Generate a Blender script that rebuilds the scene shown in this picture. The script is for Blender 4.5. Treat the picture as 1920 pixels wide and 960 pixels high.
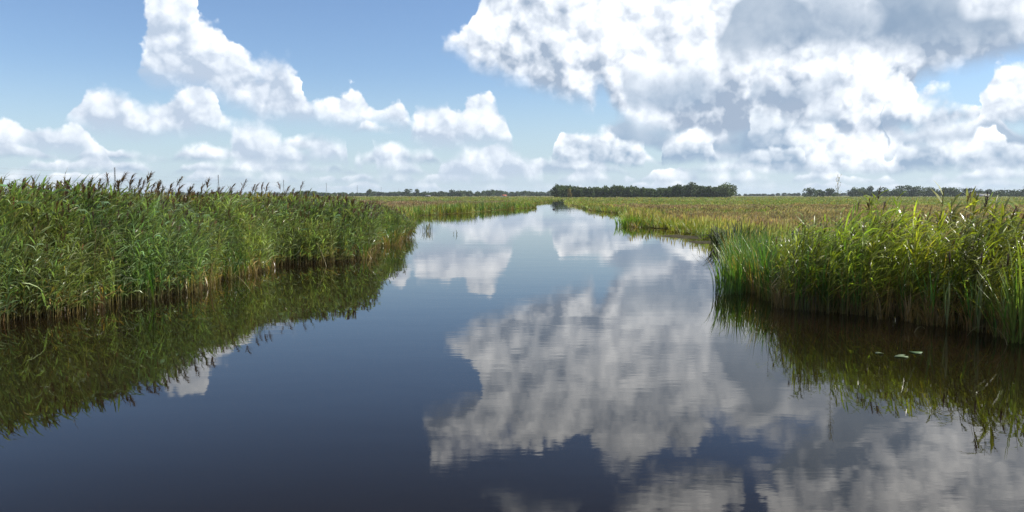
import bpy, math, random
import numpy as np
from mathutils import Vector

scene = bpy.context.scene
for o in list(bpy.data.objects):
    bpy.data.objects.remove(o)
R = math.radians

# ------------------------------------------------------------------ camera
cam_data = bpy.data.cameras.new("camera")
cam_data.sensor_width = 36.0
cam_data.lens = 36.0 * 1507.0 / 1920.0
cam_data.clip_start = 0.05
cam_data.clip_end = 20000
cam = bpy.data.objects.new("camera", cam_data)
cam.location = (0, 0, 2.4)
cam.rotation_euler = (R(90) - math.atan(114 / 1507), 0, 0)
scene.collection.objects.link(cam)
scene.camera = cam

# ------------------------------------------------------------------ exposure / render
vs = scene.view_settings
vs.view_transform = 'Standard'
vs.look = 'None'
vs.exposure = 0.65
vs.gamma = 1.0
scene.cycles.use_denoising = True
scene.cycles.denoising_prefilter = 'NONE'
scene.cycles.denoising_input_passes = 'RGB_ALBEDO_NORMAL'
scene.cycles.max_bounces = 6
scene.cycles.diffuse_bounces = 2
scene.cycles.glossy_bounces = 3
scene.cycles.transmission_bounces = 3
scene.cycles.transparent_max_bounces = 8
scene.cycles.sample_clamp_indirect = 4.0

# ------------------------------------------------------------------ sun
SUN_AZ, SUN_EL = 82.0, 43.0          # degrees right of the view direction, above the horizon
sun_data = bpy.data.lights.new("sun", 'SUN')
sun_data.energy = 5.0
sun_data.angle = R(0.6)
sun_data.color = (1.0, 0.955, 0.88)
sun = bpy.data.objects.new("sun", sun_data)
sd = Vector((math.sin(R(SUN_AZ)) * math.cos(R(SUN_EL)), math.cos(R(SUN_AZ)) * math.cos(R(SUN_EL)), math.sin(R(SUN_EL))))
sun.rotation_euler = sd.to_track_quat('Z', 'Y').to_euler()
sun.location = sd * 60
scene.collection.objects.link(sun)

# ------------------------------------------------------------------ world: sky and clouds
world = bpy.data.worlds.new("World")
scene.world = world
world.use_nodes = True
NT = world.node_tree
NT.nodes.clear()


class N:
    """a float or vector socket with arithmetic"""
    def __init__(s, sock): s.s = sock
    def _m(s, op, *o, clamp=False): return mth(op, s, *o, clamp=clamp)
    def __add__(s, o): return s._m('ADD', o)
    def __radd__(s, o): return s._m('ADD', o)
    def __sub__(s, o): return s._m('SUBTRACT', o)
    def __rsub__(s, o): return mth('SUBTRACT', o, s)
    def __mul__(s, o): return s._m('MULTIPLY', o)
    def __rmul__(s, o): return s._m('MULTIPLY', o)
    def __truediv__(s, o): return s._m('DIVIDE', o)


def put(sock, v):
    if isinstance(v, N): NT.links.new(v.s, sock)
    else: sock.default_value = v


def mth(op, *args, clamp=False):
    n = NT.nodes.new('ShaderNodeMath'); n.operation = op; n.use_clamp = clamp
    for i, a in enumerate(args): put(n.inputs[i], a)
    return N(n.outputs[0])


def vmth(op, *args, out=0):
    n = NT.nodes.new('ShaderNodeVectorMath'); n.operation = op
    for i, a in enumerate(args):
        put(n.inputs['Scale'] if (op == 'SCALE' and i == 1) else n.inputs[i], a)
    return N(n.outputs[1 if out else 0])


def comb(x, y, z):
    n = NT.nodes.new('ShaderNodeCombineXYZ')
    for i, a in enumerate((x, y, z)): put(n.inputs[i], a)
    return N(n.outputs[0])


def sep(v):
    n = NT.nodes.new('ShaderNodeSeparateXYZ'); put(n.inputs[0], v)
    return [N(o) for o in n.outputs]


def smooth(x, a, b, lo=0.0, hi=1.0):
    n = NT.nodes.new('ShaderNodeMapRange'); n.interpolation_type = 'SMOOTHSTEP'
    put(n.inputs[0], x); put(n.inputs[1], a); put(n.inputs[2], b); n.inputs[3].default_value = lo; n.inputs[4].default_value = hi
    return N(n.outputs[0])


def noise(v, scale, detail=3.0, rough=0.55, color=False, dims='3D'):
    n = NT.nodes.new('ShaderNodeTexNoise'); n.noise_dimensions = dims
    put(n.inputs['Vector'], v); n.inputs['Scale'].default_value = scale
    n.inputs['Detail'].default_value = detail; n.inputs['Roughness'].default_value = rough
    return N(n.outputs['Color' if color else 0])


def voro(v, scale, detail=3.0, rough=0.5):
    n = NT.nodes.new('ShaderNodeTexVoronoi'); n.feature = 'F1'; n.normalize = False
    put(n.inputs['Vector'], v); n.inputs['Scale'].default_value = scale
    n.inputs['Detail'].default_value = detail; n.inputs['Roughness'].default_value = rough
    return N(n.outputs['Distance'])


def mixc(fac, a, b):
    n = NT.nodes.new('ShaderNodeMix'); n.data_type = 'RGBA'
    put(n.inputs[0], fac)
    for i, c in ((6, a), (7, b)):
        if isinstance(c, N): put(n.inputs[i], c)
        else: n.inputs[i].default_value = (*c, 1)
    return N(n.outputs[2])


SKYK = 0.10                                     # background strength
tc = NT.nodes.new('ShaderNodeTexCoord')
D = N(tc.outputs['Generated'])
dx, dy, dz = sep(D)
AZ = mth('ARCTAN2', dx, dy) * 57.29578
EL = mth('ARCSINE', dz) * 57.29578

sky = NT.nodes.new('ShaderNodeTexSky')
sky.sky_type = 'NISHITA'; sky.sun_disc = False
sky.sun_elevation = R(SUN_EL); sky.sun_rotation = R(SUN_AZ)
sky.altitude = 0; sky.air_density = 1.0; sky.dust_density = 0.2; sky.ozone_density = 3.0
SKYCOL = vmth('SCALE', vmth('MULTIPLY', N(sky.outputs[0]), (0.75, 0.79, 0.875)), smooth(EL, 13.0, 26.0, 1.0, 0.55))

# domain warps, smaller towards the horizon where the clouds are farther away
amp = smooth(EL, 0.0, 12.0, 0.5, 1.0)
w1 = vmth('SUBTRACT', noise(D, 9.0, 3.0, 0.55, True), (0.5, 0.5, 0.5))
w2 = vmth('SUBTRACT', noise(D, 38.0, 3.0, 0.6, True), (0.5, 0.5, 0.5))
w1x, w1y, _ = sep(w1)
w2x, w2y, _ = sep(w2)
WA = (w1x * 2.6 + w2x * 1.6) * amp
WE = (w1y * 1.5 + w2y * 0.9) * amp
# billows: rounded heads, once here and once a step towards the sun
SUNSTEP = (0.0085, 0.001, 0.010)
DW = vmth('ADD', D, vmth('SCALE', w2, 0.014))
V1 = voro(DW, 19.0, 3.0, 0.55)
V2 = voro(vmth('ADD', DW, SUNSTEP), 19.0, 3.0, 0.55)
BUMP = (1.02 - V1) * 0.8                                 # >0 on the heads
LITE = (V2 - V1)                                 # >0 where the face looks at the sun
FINE = noise(D, 42.0, 4.0, 0.58) - 0.5
MOT = noise(D, 8.5, 4.0, 0.55) - 0.5
SOFTV = smooth(noise(D, 13.0, 1.0, 0.5), 0.40, 0.62, 0.7, 3.4)      # crisp heads here, wispy margins there

A_ = AZ + WA
E_ = EL + WE
AX = (A_ + 40.0) / 80.0
AXV = comb(AX, AX, AX)


def curve3(pts):
    """pts: (azimuth deg, top el, base el, light 0..1) -> three profiles over azimuth"""
    n = NT.nodes.new('ShaderNodeRGBCurve')
    NT.links.new(AXV.s, n.inputs['Color'])
    m = n.mapping; m.use_clip = False; m.extend = 'HORIZONTAL'
    for ci in range(3):
        c = m.curves[ci]
        for k, p in enumerate(pts):
            x = (p[0] + 40) / 80; y = p[1] / 30 if ci == 0 else p[2] / 30 if ci == 1 else p[3]
            if k == 0: q = c.points[0]; q.location = (x, y)
            elif k == 1: q = c.points[1]; q.location = (x, y)
            else: q = c.points.new(x, y)
            q.handle_type = 'VECTOR'
    m.update()
    r, g, b = sep(N(n.outputs['Color']))
    return r * 30.0, g * 30.0, b


GREY = (0.24, 0.31, 0.41)
WHITE = (1.02, 1.02, 1.01)
def sc(c): return tuple(x / SKYK for x in c)


def cloud(prev, T, B, light, soft=0.6, bump=1.6, grey=GREY, white=WHITE, lift=-0.42, amt=1.0, shade=0.7, haze=0.0, softb=None, lite=1.0, mott=0.6, ragb=0.6, floor=0.13):
    top = T - E_ + (BUMP * bump + FINE * 1.4) * amp
    base = E_ - B + (FINE * 1.0 + MOT * ragb) * amp
    a = smooth(top, 0.0, SOFTV * soft) * smooth(base, -0.35, softb or soft * 1.8)
    if amt != 1.0: a = a * amt
    t = (E_ - B) / mth('MAXIMUM', T - B, 0.6)
    l = smooth(t + FINE * 0.2 + MOT * 0.7, -0.15, shade) * 0.82 + LITE * lite + BUMP * 0.3 + FINE * 0.08 + lift
    l = l * light + MOT * mott
    if haze:
        grey = tuple(g * (1 - haze) + h * haze for g, h in zip(grey, (0.38, 0.46, 0.54)))
        white = tuple(g * (1 - haze) + h * haze for g, h in zip(white, (0.56, 0.60, 0.64)))
    col = mixc(mth('MULTIPLY_ADD', l, 0.62, floor, clamp=True), sc(grey), sc(white))
    return mixc(a, prev, col)


def profile(blobs):
    """blobs: lists of (az, top, base, light); gaps are closed between them"""
    out = []
    for b in blobs:
        a0, a1 = b[0], b[-1]
        out.append((a0[0] - 0.8, a0[2] - 1.2, a0[2] + 0.9, a0[3]))
        out += b
        out.append((a1[0] + 0.8, a1[2] - 1.2, a1[2] + 0.9, a1[3]))
    out.sort(key=lambda q: q[0])
    return out


SOFTGREY = (0.34, 0.405, 0.50)
# rows: base el, height, frequency, seed, cover, light, haze, lean right
ROWS = [(0.4, 0.45, 20.0, 1.3, 0.9, 1.0, 0.8, 0.0),
        (0.95, 0.65, 17.0, 4.1, 0.84, 1.1, 0.55, 0.0),
        (1.6, 0.8, 14.0, 7.7, 0.84, 1.1, 0.4, 0.0),
        (2.35, 1.0, 11.0, 11.9, 0.80, 1.1, 0.25, 0.05),
        (3.3, 1.1, 8.5, 15.2, 0.60, 1.0, 0.2, 0.3),
        (4.6, 1.2, 7.0, 19.4, 0.3, 0.9, 0.1, 0.55)]
# prominent clouds: (azimuth, top elevation, base elevation, light) in degrees
LAYERS = [
    ([[(-33.87, 4.48, 2.4, 0.95), (-31.73, 4.72, 2.46, 0.95), (-30.64, 4.51, 2.4, 0.9), (-29.23, 4.06, 2.3, 0.9), (-28.35, 4.68, 2.25, 0.95), (-27.64, 4.19, 2.13, 0.95), (-26.91, 3.28, 2.02, 1), (-26.47, 2.63, 1.82, 1)], [(-18.91, 4.89, 1.85, 0.95), (-17.88, 5.13, 1.86, 0.9), (-16.68, 5.02, 1.88, 0.95), (-15.82, 4.04, 1.81, 0.95), (-14.59, 3.64, 1.9, 0.9), (-13.7, 4.59, 1.98, 1), (-12.27, 4.25, 1.92, 1), (-11.37, 3.98, 1.77, 1), (-10.9, 2.99, 1.78, 1)], [(-10.46, 3.25, 1.48, 1), (-9.73, 3.81, 1.49, 1), (-8.62, 3.75, 1.42, 1), (-7.51, 3.43, 1.42, 1), (-6.58, 2.66, 1.42, 1)], [(-5.05, 2.62, 0.75, 0.8), (-3.4, 3.6, 0.83, 0.85), (-1.51, 3.68, 0.83, 0.9), (-0.57, 3.76, 0.91, 1), (0.57, 3.31, 0.83, 1), (1.51, 2.71, 0.76, 1), (2.27, 1.81, 0.68, 1)]], dict(soft=0.4, bump=1.2, softb=1.1, haze=0.25, grey=SOFTGREY)),
    ([[(-28.6, 5.29, 4.28, 0.75), (-28.01, 6.06, 3.87, 0.8), (-26.96, 7.17, 3.55, 0.95), (-26.06, 7.09, 3.44, 1), (-25.16, 6.42, 3.3, 1), (-24.64, 6.11, 3.31, 0.95), (-23.45, 6.03, 3.34, 0.9), (-22.32, 7.0, 3.47, 1), (-21.12, 6.99, 3.57, 1), (-20.04, 6.38, 3.6, 1), (-19.81, 5.35, 3.67, 0.95), (-18.71, 4.76, 3.7, 0.9)], [(-7.04, 6.3, 3.51, 0.95), (-6.45, 6.82, 3.36, 1), (-5.45, 6.9, 3.0, 1), (-4.32, 6.62, 3.08, 1), (-3.83, 5.82, 3.23, 0.8), (-3.46, 6.7, 3.23, 0.9), (-2.82, 7.07, 3.23, 1), (-1.58, 7.15, 3.23, 1), (-0.91, 6.57, 3.23, 1), (-0.53, 5.46, 3.23, 1), (-0.08, 4.05, 3.16, 1)]], dict(soft=0.45, bump=1.5, softb=1.3, haze=0.1, grey=SOFTGREY)),
    ([[(-24.53, 9.02, 7.18, 1), (-24.31, 10.92, 7.02, 0.95), (-23.76, 12.89, 6.88, 0.95), (-22.97, 13.28, 6.65, 1), (-20.99, 13.2, 6.16, 1), (-20.62, 11.37, 6.08, 1), (-19.45, 11.16, 5.71, 1), (-19.12, 10.44, 5.44, 1), (-18.46, 10.15, 5.22, 1), (-17.52, 9.52, 4.64, 1), (-16.36, 9.75, 4.53, 0.95), (-15.73, 9.47, 4.47, 1), (-14.48, 8.48, 4.72, 1.05), (-14.46, 7.25, 4.72, 1.05), (-13.66, 6.38, 4.59, 1), (-11.87, 7.07, 4.26, 1), (-11.14, 7.23, 4.2, 1), (-10.05, 7.12, 4.28, 1), (-8.96, 6.78, 4.59, 1), (-7.93, 7.08, 4.31, 1), (-7.19, 5.97, 4.17, 1), (-7.08, 4.87, 3.99, 1)]], dict(soft=0.5, bump=2.0, softb=1.5, shade=0.95, grey=SOFTGREY)),
    ([[(16.45, 19.14, 17.43, 1), (18.07, 20.33, 17.29, 1.1), (20.18, 23.66, 15.03, 1.1), (23.54, 24.71, 13.34, 1.2), (28.26, 23.84, 12.51, 1.2), (33.16, 22.77, 11.92, 1.1), (37.8, 21.59, 11.27, 1)]], dict(soft=0.9, bump=2.5, mott=1.2, lift=-0.2, white=(1.4, 1.38, 1.35))),
    ([[(-6.71, 17.58, 16.43, 1), (-6.18, 19.02, 14.77, 1), (-4.25, 19.35, 14.0, 1), (-2.13, 18.89, 13.66, 1), (-0.78, 18.48, 12.63, 1)], [(7.38, 23.19, 20.62, 0.7), (9.29, 23.42, 19.66, 0.9), (11.55, 23.27, 18.76, 1), (14.14, 22.72, 18.03, 1), (16.32, 22.51, 18.13, 0.9)]], dict(soft=0.9, bump=2.4, shade=0.6, mott=1.2, lift=-0.2, grey=(0.24, 0.30, 0.39), white=(1.4, 1.38, 1.35))),
    ([[(-2.15, 21.46, 20.52, 0.8), (-0.97, 21.99, 20.07, 0.9), (0.2, 22.85, 20.43, 0.8), (1.96, 23.35, 20.77, 0.7), (4.68, 23.29, 20.89, 0.7)]], dict(soft=0.9, bump=2.2, shade=0.6, amt=0.7)),
    ([[(-4.4, 11.57, 10.15, 1), (-3.66, 11.51, 9.59, 1), (-3.13, 11.65, 9.13, 0.9), (-3.04, 12.24, 8.88, 0.9), (-2.66, 13.73, 8.67, 0.9), (-2.1, 18.11, 8.38, 0.95), (-1.15, 18.12, 8.02, 1), (-0.39, 18.3, 7.44, 1), (1.52, 18.29, 6.86, 1), (3.44, 18.45, 6.34, 1), (4.77, 18.06, 6.03, 1), (5.33, 17.51, 5.66, 1), (5.71, 17.68, 6.21, 1), (6.09, 18.02, 7.11, 0.9), (6.65, 18.71, 7.11, 1), (7.31, 19.39, 5.46, 1), (8.75, 19.85, 4.34, 0.9), (11.34, 18.48, 3.76, 0.85), (13.52, 16.93, 3.29, 0.95), (16.39, 16.89, 3.14, 1), (18.13, 17.25, 3.22, 1), (21.52, 17.24, 3.15, 1), (24.45, 17.21, 3.33, 1), (25.99, 16.67, 4.63, 1), (26.57, 16.26, 6.75, 1), (28.05, 15.73, 7.38, 0.9), (30.08, 15.43, 7.56, 0.85), (31.49, 15.83, 7.89, 0.85), (32.72, 15.93, 8.03, 0.85), (37.2, 15.39, 8.08, 0.85)]], dict(soft=0.8, bump=2.4, shade=0.4, lite=0.9, mott=1.0, lift=-0.40, grey=(0.25, 0.31, 0.40), white=(1.25, 1.24, 1.22))),
    ([[(7.64, 9.39, 7.45, 0.3), (8.56, 9.9, 5.77, 0.2), (10.75, 10.15, 5.44, 0.1), (13.27, 9.71, 5.53, 0.15), (14.41, 8.48, 5.86, 0.3)], [(16.09, 8.06, 5.99, 0.3), (17.11, 8.51, 5.71, 0.2), (19.48, 8.67, 5.64, 0.15), (21.45, 8.36, 5.7, 0.2), (22.43, 7.93, 5.94, 0.35)]], dict(soft=1.2, bump=1.8, softb=1.4, ragb=2.5, amt=0.92, mott=0.4, floor=0.06, grey=(0.20, 0.28, 0.385))),
    ([[(9.81, 10.67, 9.83, 0.3), (11.0, 11.57, 9.65, 0.15), (12.13, 12.89, 9.4, 0.05), (13.41, 10.83, 9.15, 0.05), (14.52, 13.67, 8.83, 0.05), (16.32, 16.37, 8.62, 0.05), (18.77, 18.21, 8.58, 0.08), (20.48, 18.86, 8.56, 0.08), (23.11, 18.03, 8.28, 0.05), (26.24, 16.63, 8.02, 0.05), (29.19, 14.28, 8.0, 0.08), (31.98, 13.25, 8.21, 0.15), (37.12, 11.87, 8.08, 0.2)]], dict(soft=3.0, bump=3.2, softb=2.2, ragb=4.0, amt=0.92, mott=0.9, floor=0.06, grey=(0.18, 0.25, 0.345))),
    ([[(6.64, 5.35, 3.58, 0.2), (8.23, 5.95, 3.35, 0.12), (10.8, 5.66, 3.25, 0.15), (12.32, 4.8, 3.38, 0.3)], [(14.04, 4.58, 2.77, 0.15), (16.16, 5.04, 2.53, 0.1), (18.89, 5.1, 2.56, 0.1), (20.56, 4.56, 2.61, 0.25)]], dict(soft=0.6, bump=1.4, softb=0.5, ragb=1.0, amt=0.95, mott=0.3, floor=0.06, grey=(0.20, 0.28, 0.385))),
    ([[(22.45, 7.43, 4.36, 1.1), (23.08, 8.73, 4.14, 1.2), (25.27, 8.65, 3.93, 1.2), (26.04, 8.2, 3.91, 1.2), (26.52, 6.7, 3.83, 1.1), (27.41, 6.81, 3.73, 1.1), (28.45, 6.17, 3.7, 1), (28.9, 5.27, 3.68, 1)], [(29.97, 6.33, 3.32, 1), (30.55, 7.62, 3.62, 1.1), (31.09, 8.07, 3.92, 1.1), (31.91, 8.31, 4.04, 1.1), (33.23, 8.4, 3.98, 1), (35.78, 8.01, 3.71, 1)]], dict(soft=0.7, bump=1.9, softb=1.0, shade=0.7, lift=-0.2)),
    ([[(16.3, 6.31, 3.25, 0.5), (17.51, 6.55, 3.01, 0.9), (18.54, 6.02, 2.92, 0.9), (19.58, 5.32, 1.85, 1), (20.9, 5.38, 1.69, 1.1), (22.22, 4.51, 1.67, 1.1), (23.19, 3.83, 1.66, 1.1), (24.47, 2.77, 1.51, 1)]], dict(soft=0.5, bump=1.5, softb=0.6, shade=0.7, lift=-0.15, grey=(0.20, 0.28, 0.385))),
    ([[(20.19, 6.17, 4.71, 0.2), (21.83, 6.31, 4.52, 0.15), (24.38, 5.92, 4.51, 0.3)], [(24.6, 3.69, 2.53, 0.2), (25.98, 4.52, 2.17, 0.1), (28.94, 4.72, 2.17, 0.1), (31.2, 4.49, 2.19, 0.12), (34.13, 4.68, 1.93, 0.1), (36.88, 4.67, 1.87, 0.1)]], dict(soft=0.6, bump=1.4, softb=0.5, ragb=1.0, amt=0.95, mott=0.3, floor=0.06, grey=(0.20, 0.28, 0.385))),
    ([[(3.01, 3.9, 2.26, 1), (3.58, 4.71, 2.18, 1.1), (4.71, 4.26, 2.1, 1), (6.02, 4.62, 2.02, 1), (6.76, 4.76, 2.02, 1.1), (7.51, 4.13, 1.94, 1), (9.54, 3.63, 1.93, 1)], [(10.46, 3.69, 2.22, 0.9), (11.54, 4.34, 2.21, 1), (12.26, 4.8, 2.21, 1.15), (13.87, 4.73, 2.27, 1.15), (14.12, 3.79, 2.19, 1)], [(15.48, 3.4, 1.89, 0.8), (16.52, 3.53, 1.88, 1), (17.9, 3.72, 1.94, 1), (19.6, 3.4, 1.85, 1)], [(24.95, 2.59, 1.44, 1), (25.7, 3.52, 1.43, 1), (27.2, 3.87, 1.74, 1.1), (27.95, 3.58, 1.73, 1), (28.96, 3.65, 1.71, 1), (29.81, 4.1, 1.83, 1.1), (30.94, 4.18, 2.0, 1.1), (31.5, 3.33, 1.67, 0.9), (36.91, 3.78, 1.57, 0.9)]], dict(soft=0.35, bump=1.2, haze=0.12, softb=0.5, shade=0.95, lift=-0.16, grey=(0.20, 0.28, 0.385))),
]


# far rows of small cumulus low over the horizon, all round
HV = vmth('NORMALIZE', comb(dx, dy, 0.0))
def row(prev, base, height, freq, seed, cover, light=1.0, haze=0.3, lean=0.0):
    n1 = noise(vmth('ADD', vmth('SCALE', HV, freq), (0.0, 0.0, seed)), 1.0, 2.0, 0.6)
    wide = smooth(AZ, -20.0, 30.0, cover - lean, cover + lean)
    T = (n1 - 0.60 + wide * 0.3) * (height * 6.0) + base
    T = mth('MINIMUM', T, base + height * 1.5)
    B = mth('ADD', base, (w1y * 0.5))
    return cloud(prev, T, B, light, soft=0.28, bump=height * 0.8, haze=haze, shade=0.9, softb=0.3, lift=0.0)

C = SKYCOL
# pale veil towards the horizon
C = mixc(smooth(EL, -1.0, 9.0, 0.9, 0.0), C, sc((0.35, 0.45, 0.53)))
for r_ in ROWS: C = row(C, *r_)
for name_, kw_ in LAYERS:
    T_, B_, L_ = curve3(profile(name_))
    C = cloud(C, T_, B_, L_, **kw_)
# the rest of the sky, outside the part in view, goes on with loose cumulus of the same kind
far_n = noise(D, 2.3, 2.0, 0.5)
outside = mth('MAXIMUM', smooth(mth('ABSOLUTE', AZ), 37.0, 47.0), smooth(EL, 22.0, 29.0))
cov = smooth(far_n + BUMP * 0.12 + FINE * 0.16, 0.50, 0.60) * outside * smooth(EL, 3.0, 7.0)
cl = mth('ADD', smooth(far_n, 0.75, 0.50) * 0.75 + LITE * 1.2 + 0.1, 0.0, clamp=True)
C = mixc(cov, C, mixc(cl, sc(GREY), sc(WHITE)))
bg = NT.nodes.new('ShaderNodeBackground')
bg.inputs[1].default_value = SKYK
NT.links.new(C.s, bg.inputs[0])
wo = NT.nodes.new('ShaderNodeOutputWorld')
NT.links.new(bg.outputs[0], wo.inputs[0])
world.cycles.sampling_method = 'NONE'

# ================================================================== helpers
rng = np.random.default_rng(7)
COL = scene.collection


def tag(o, label=None, cat=None, group=None, kind=None):
    for k, v in (('label', label), ('category', cat), ('group', group), ('kind', kind)):
        if v: o[k] = v
    return o


def mesh_obj(name, V, T, mat, C=None, parent=None, smooth_=True):
    """one mesh object from vertex array, triangle array and optional per-vertex colours"""
    V = np.asarray(V, dtype=np.float32); T = np.asarray(T, dtype=np.int32)
    me = bpy.data.meshes.new(name)
    me.vertices.add(len(V)); me.vertices.foreach_set('co', V.ravel())
    me.loops.add(T.size); me.loops.foreach_set('vertex_index', T.ravel())
    me.polygons.add(len(T)); me.polygons.foreach_set('loop_start', np.arange(0, T.size, 3, dtype=np.int32))
    if smooth_: me.polygons.foreach_set('use_smooth', np.ones(len(T), dtype=bool))
    if C is not None:
        a = me.attributes.new('col', 'FLOAT_COLOR', 'POINT')
        C = np.asarray(C, dtype=np.float32)
        a.data.foreach_set('color', np.concatenate([C, np.ones((len(C), 1), np.float32)], 1).ravel())
    me.update(calc_edges=True)
    me.materials.append(mat)
    o = bpy.data.objects.new(name, me); COL.objects.link(o)
    if parent: o.parent = parent
    return o


def link_mesh(name, me, parent=None):
    o = bpy.data.objects.new(name, me); COL.objects.link(o)
    if parent: o.parent = parent
    return o


def empty(name, loc, rz=0.0):
    o = bpy.data.objects.new(name, None); COL.objects.link(o)
    o.location = loc; o.rotation_euler = (0, 0, rz); o.empty_display_size = 0.2
    return o


class Soup:
    def __init__(s): s.V, s.T, s.C, s.n = [], [], [], 0
    def add(s, V, T, C):
        V = np.asarray(V, float).reshape(-1, 3); T = np.asarray(T, int).reshape(-1, 3)
        C = np.asarray(C, float)
        if C.ndim == 1: C = np.tile(C, (len(V), 1))
        s.V.append(V); s.T.append(T + s.n); s.C.append(C); s.n += len(V)
    def get(s): return np.concatenate(s.V), np.concatenate(s.T), np.concatenate(s.C)
    def obj(s, name, mat, parent=None, sm=True):
        V, T, C = s.get(); return mesh_obj(name, V, T, mat, C, parent, sm)


def strip(P, W, side):
    """flat ribbon along P with half-widths W across side; the last point is the tip"""
    P = np.asarray(P, float); n = len(P)
    side = np.asarray(side, float); side = side / (np.linalg.norm(side) + 1e-9)
    V = []
    for i in range(n - 1):
        V.append(P[i] - side * W[i]); V.append(P[i] + side * W[i])
    V.append(P[-1])
    T = []
    for i in range(n - 2):
        a = 2 * i; T += [(a, a + 1, a + 3), (a, a + 3, a + 2)]
    a = 2 * (n - 2); T.append((a, a + 1, a + 2))
    return np.array(V), np.array(T)


def tube(P, Rr, k=3):
    P = np.asarray(P, float); V = []; T = []
    for i, p in enumerate(P):
        for j in range(k):
            a = 2 * math.pi * j / k
            V.append(p + np.array((math.cos(a) * Rr[i], math.sin(a) * Rr[i], 0)))
    for i in range(len(P) - 1):
        for j in range(k):
            a, b = i * k + j, i * k + (j + 1) % k
            T += [(a, b, b + k), (a, b + k, a + k)]
    return np.array(V), np.array(T)


def bent(p0, az, el0, el1, length, n):
    """points of a leaf that leaves p0 at elevation el0 and ends at el1 (degrees)"""
    P = [np.array(p0, float)]; step = length / n
    for i in range(n):
        e = R(el0 + (el1 - el0) * ((i + 0.3) / n) ** 1.2)
        P.append(P[-1] + step * np.array((math.cos(az) * math.cos(e), math.sin(az) * math.cos(e), math.sin(e))))
    return np.array(P)


def leaf(p0, az, el0, el1, length, width, n=3, roll=0.0):
    P = bent(p0, az, el0, el1, length, n)
    W = [width * w for w in ((0.45, 1.0, 0.75) if n == 3 else (0.7, 1.0) if n == 2 else (0.6, 1.0, 0.95, 0.65))][:n]
    s = np.array((-math.sin(az) * math.cos(roll), math.cos(az) * math.cos(roll), math.sin(roll)))
    return strip(P, W, s)


def jit(c, r, s=0.18):
    k = 1 + r.normal(0, s)
    return np.clip(np.array(c) * max(0.45, k) * (1 + r.normal(0, 0.06, 3)), 0.004, 0.8)


# ---- value noise for clumps
_vn = rng.random((64, 64))
def vnoise(x, y):
    xi = np.floor(x).astype(int); yi = np.floor(y).astype(int); fx = x - xi; fy = y - yi
    fx = fx * fx * (3 - 2 * fx); fy = fy * fy * (3 - 2 * fy)
    g = lambda a, b: _vn[a % 64, b % 64]
    return (g(xi, yi) * (1 - fx) + g(xi + 1, yi) * fx) * (1 - fy) + (g(xi, yi + 1) * (1 - fx) + g(xi + 1, yi + 1) * fx) * fy


def dist_line(P, L):
    """distance of points P (n,2) to polyline L"""
    d = np.full(len(P), 1e9)
    for a, b in zip(L[:-1], L[1:]):
        a = np.array(a); b = np.array(b); ab = b - a
        t = np.clip(((P - a) @ ab) / (ab @ ab), 0, 1)
        d = np.minimum(d, np.linalg.norm(P - (a + t[:, None] * ab), axis=1))
    return d


def inside(P, poly):
    c = np.zeros(len(P), bool); x, y = P[:, 0], P[:, 1]
    for (x0, y0), (x1, y1) in zip(poly, poly[1:] + poly[:1]):
        k = ((y0 > y) != (y1 > y)) & (x < (x1 - x0) * (y - y0) / (y1 - y0 + 1e-12) + x0)
        c ^= k
    return c


def scatter(soup, templates, P, z, rz, s_xy, s_z, tint, lean=None):
    """many copies of the templates into one mesh (tens of thousands of stems nobody could count)"""
    pick = rng.integers(0, len(templates), len(P))
    for k, (V, T, C) in enumerate(templates):
        m = np.nonzero(pick == k)[0]
        if not len(m): continue
        c, s = np.cos(rz[m])[:, None], np.sin(rz[m])[:, None]
        X = V[None, :, 0] * s_xy[m][:, None]; Y = V[None, :, 1] * s_xy[m][:, None]; Z = V[None, :, 2] * s_z[m][:, None]
        W = np.stack([X * c - Y * s + P[m, 0][:, None], X * s + Y * c + P[m, 1][:, None], Z + z[m][:, None]], -1)
        if lean is not None:
            W[..., 0] += lean[m, 0][:, None] * Z; W[..., 1] += lean[m, 1][:, None] * Z
        CC = C[None] * tint[m][:, None, :]
        n, v = len(m), len(V)
        TT = T[None] + (np.arange(n) * v)[:, None, None]
        soup.add(W.reshape(-1, 3), TT.reshape(-1, 3), CC.reshape(-1, 3))


# ================================================================== materials
def new_mat(name):
    m = bpy.data.materials.new(name); m.use_nodes = True
    nt = m.node_tree; nt.nodes.clear()
    return m, nt, nt.nodes.new('ShaderNodeOutputMaterial')


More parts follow.
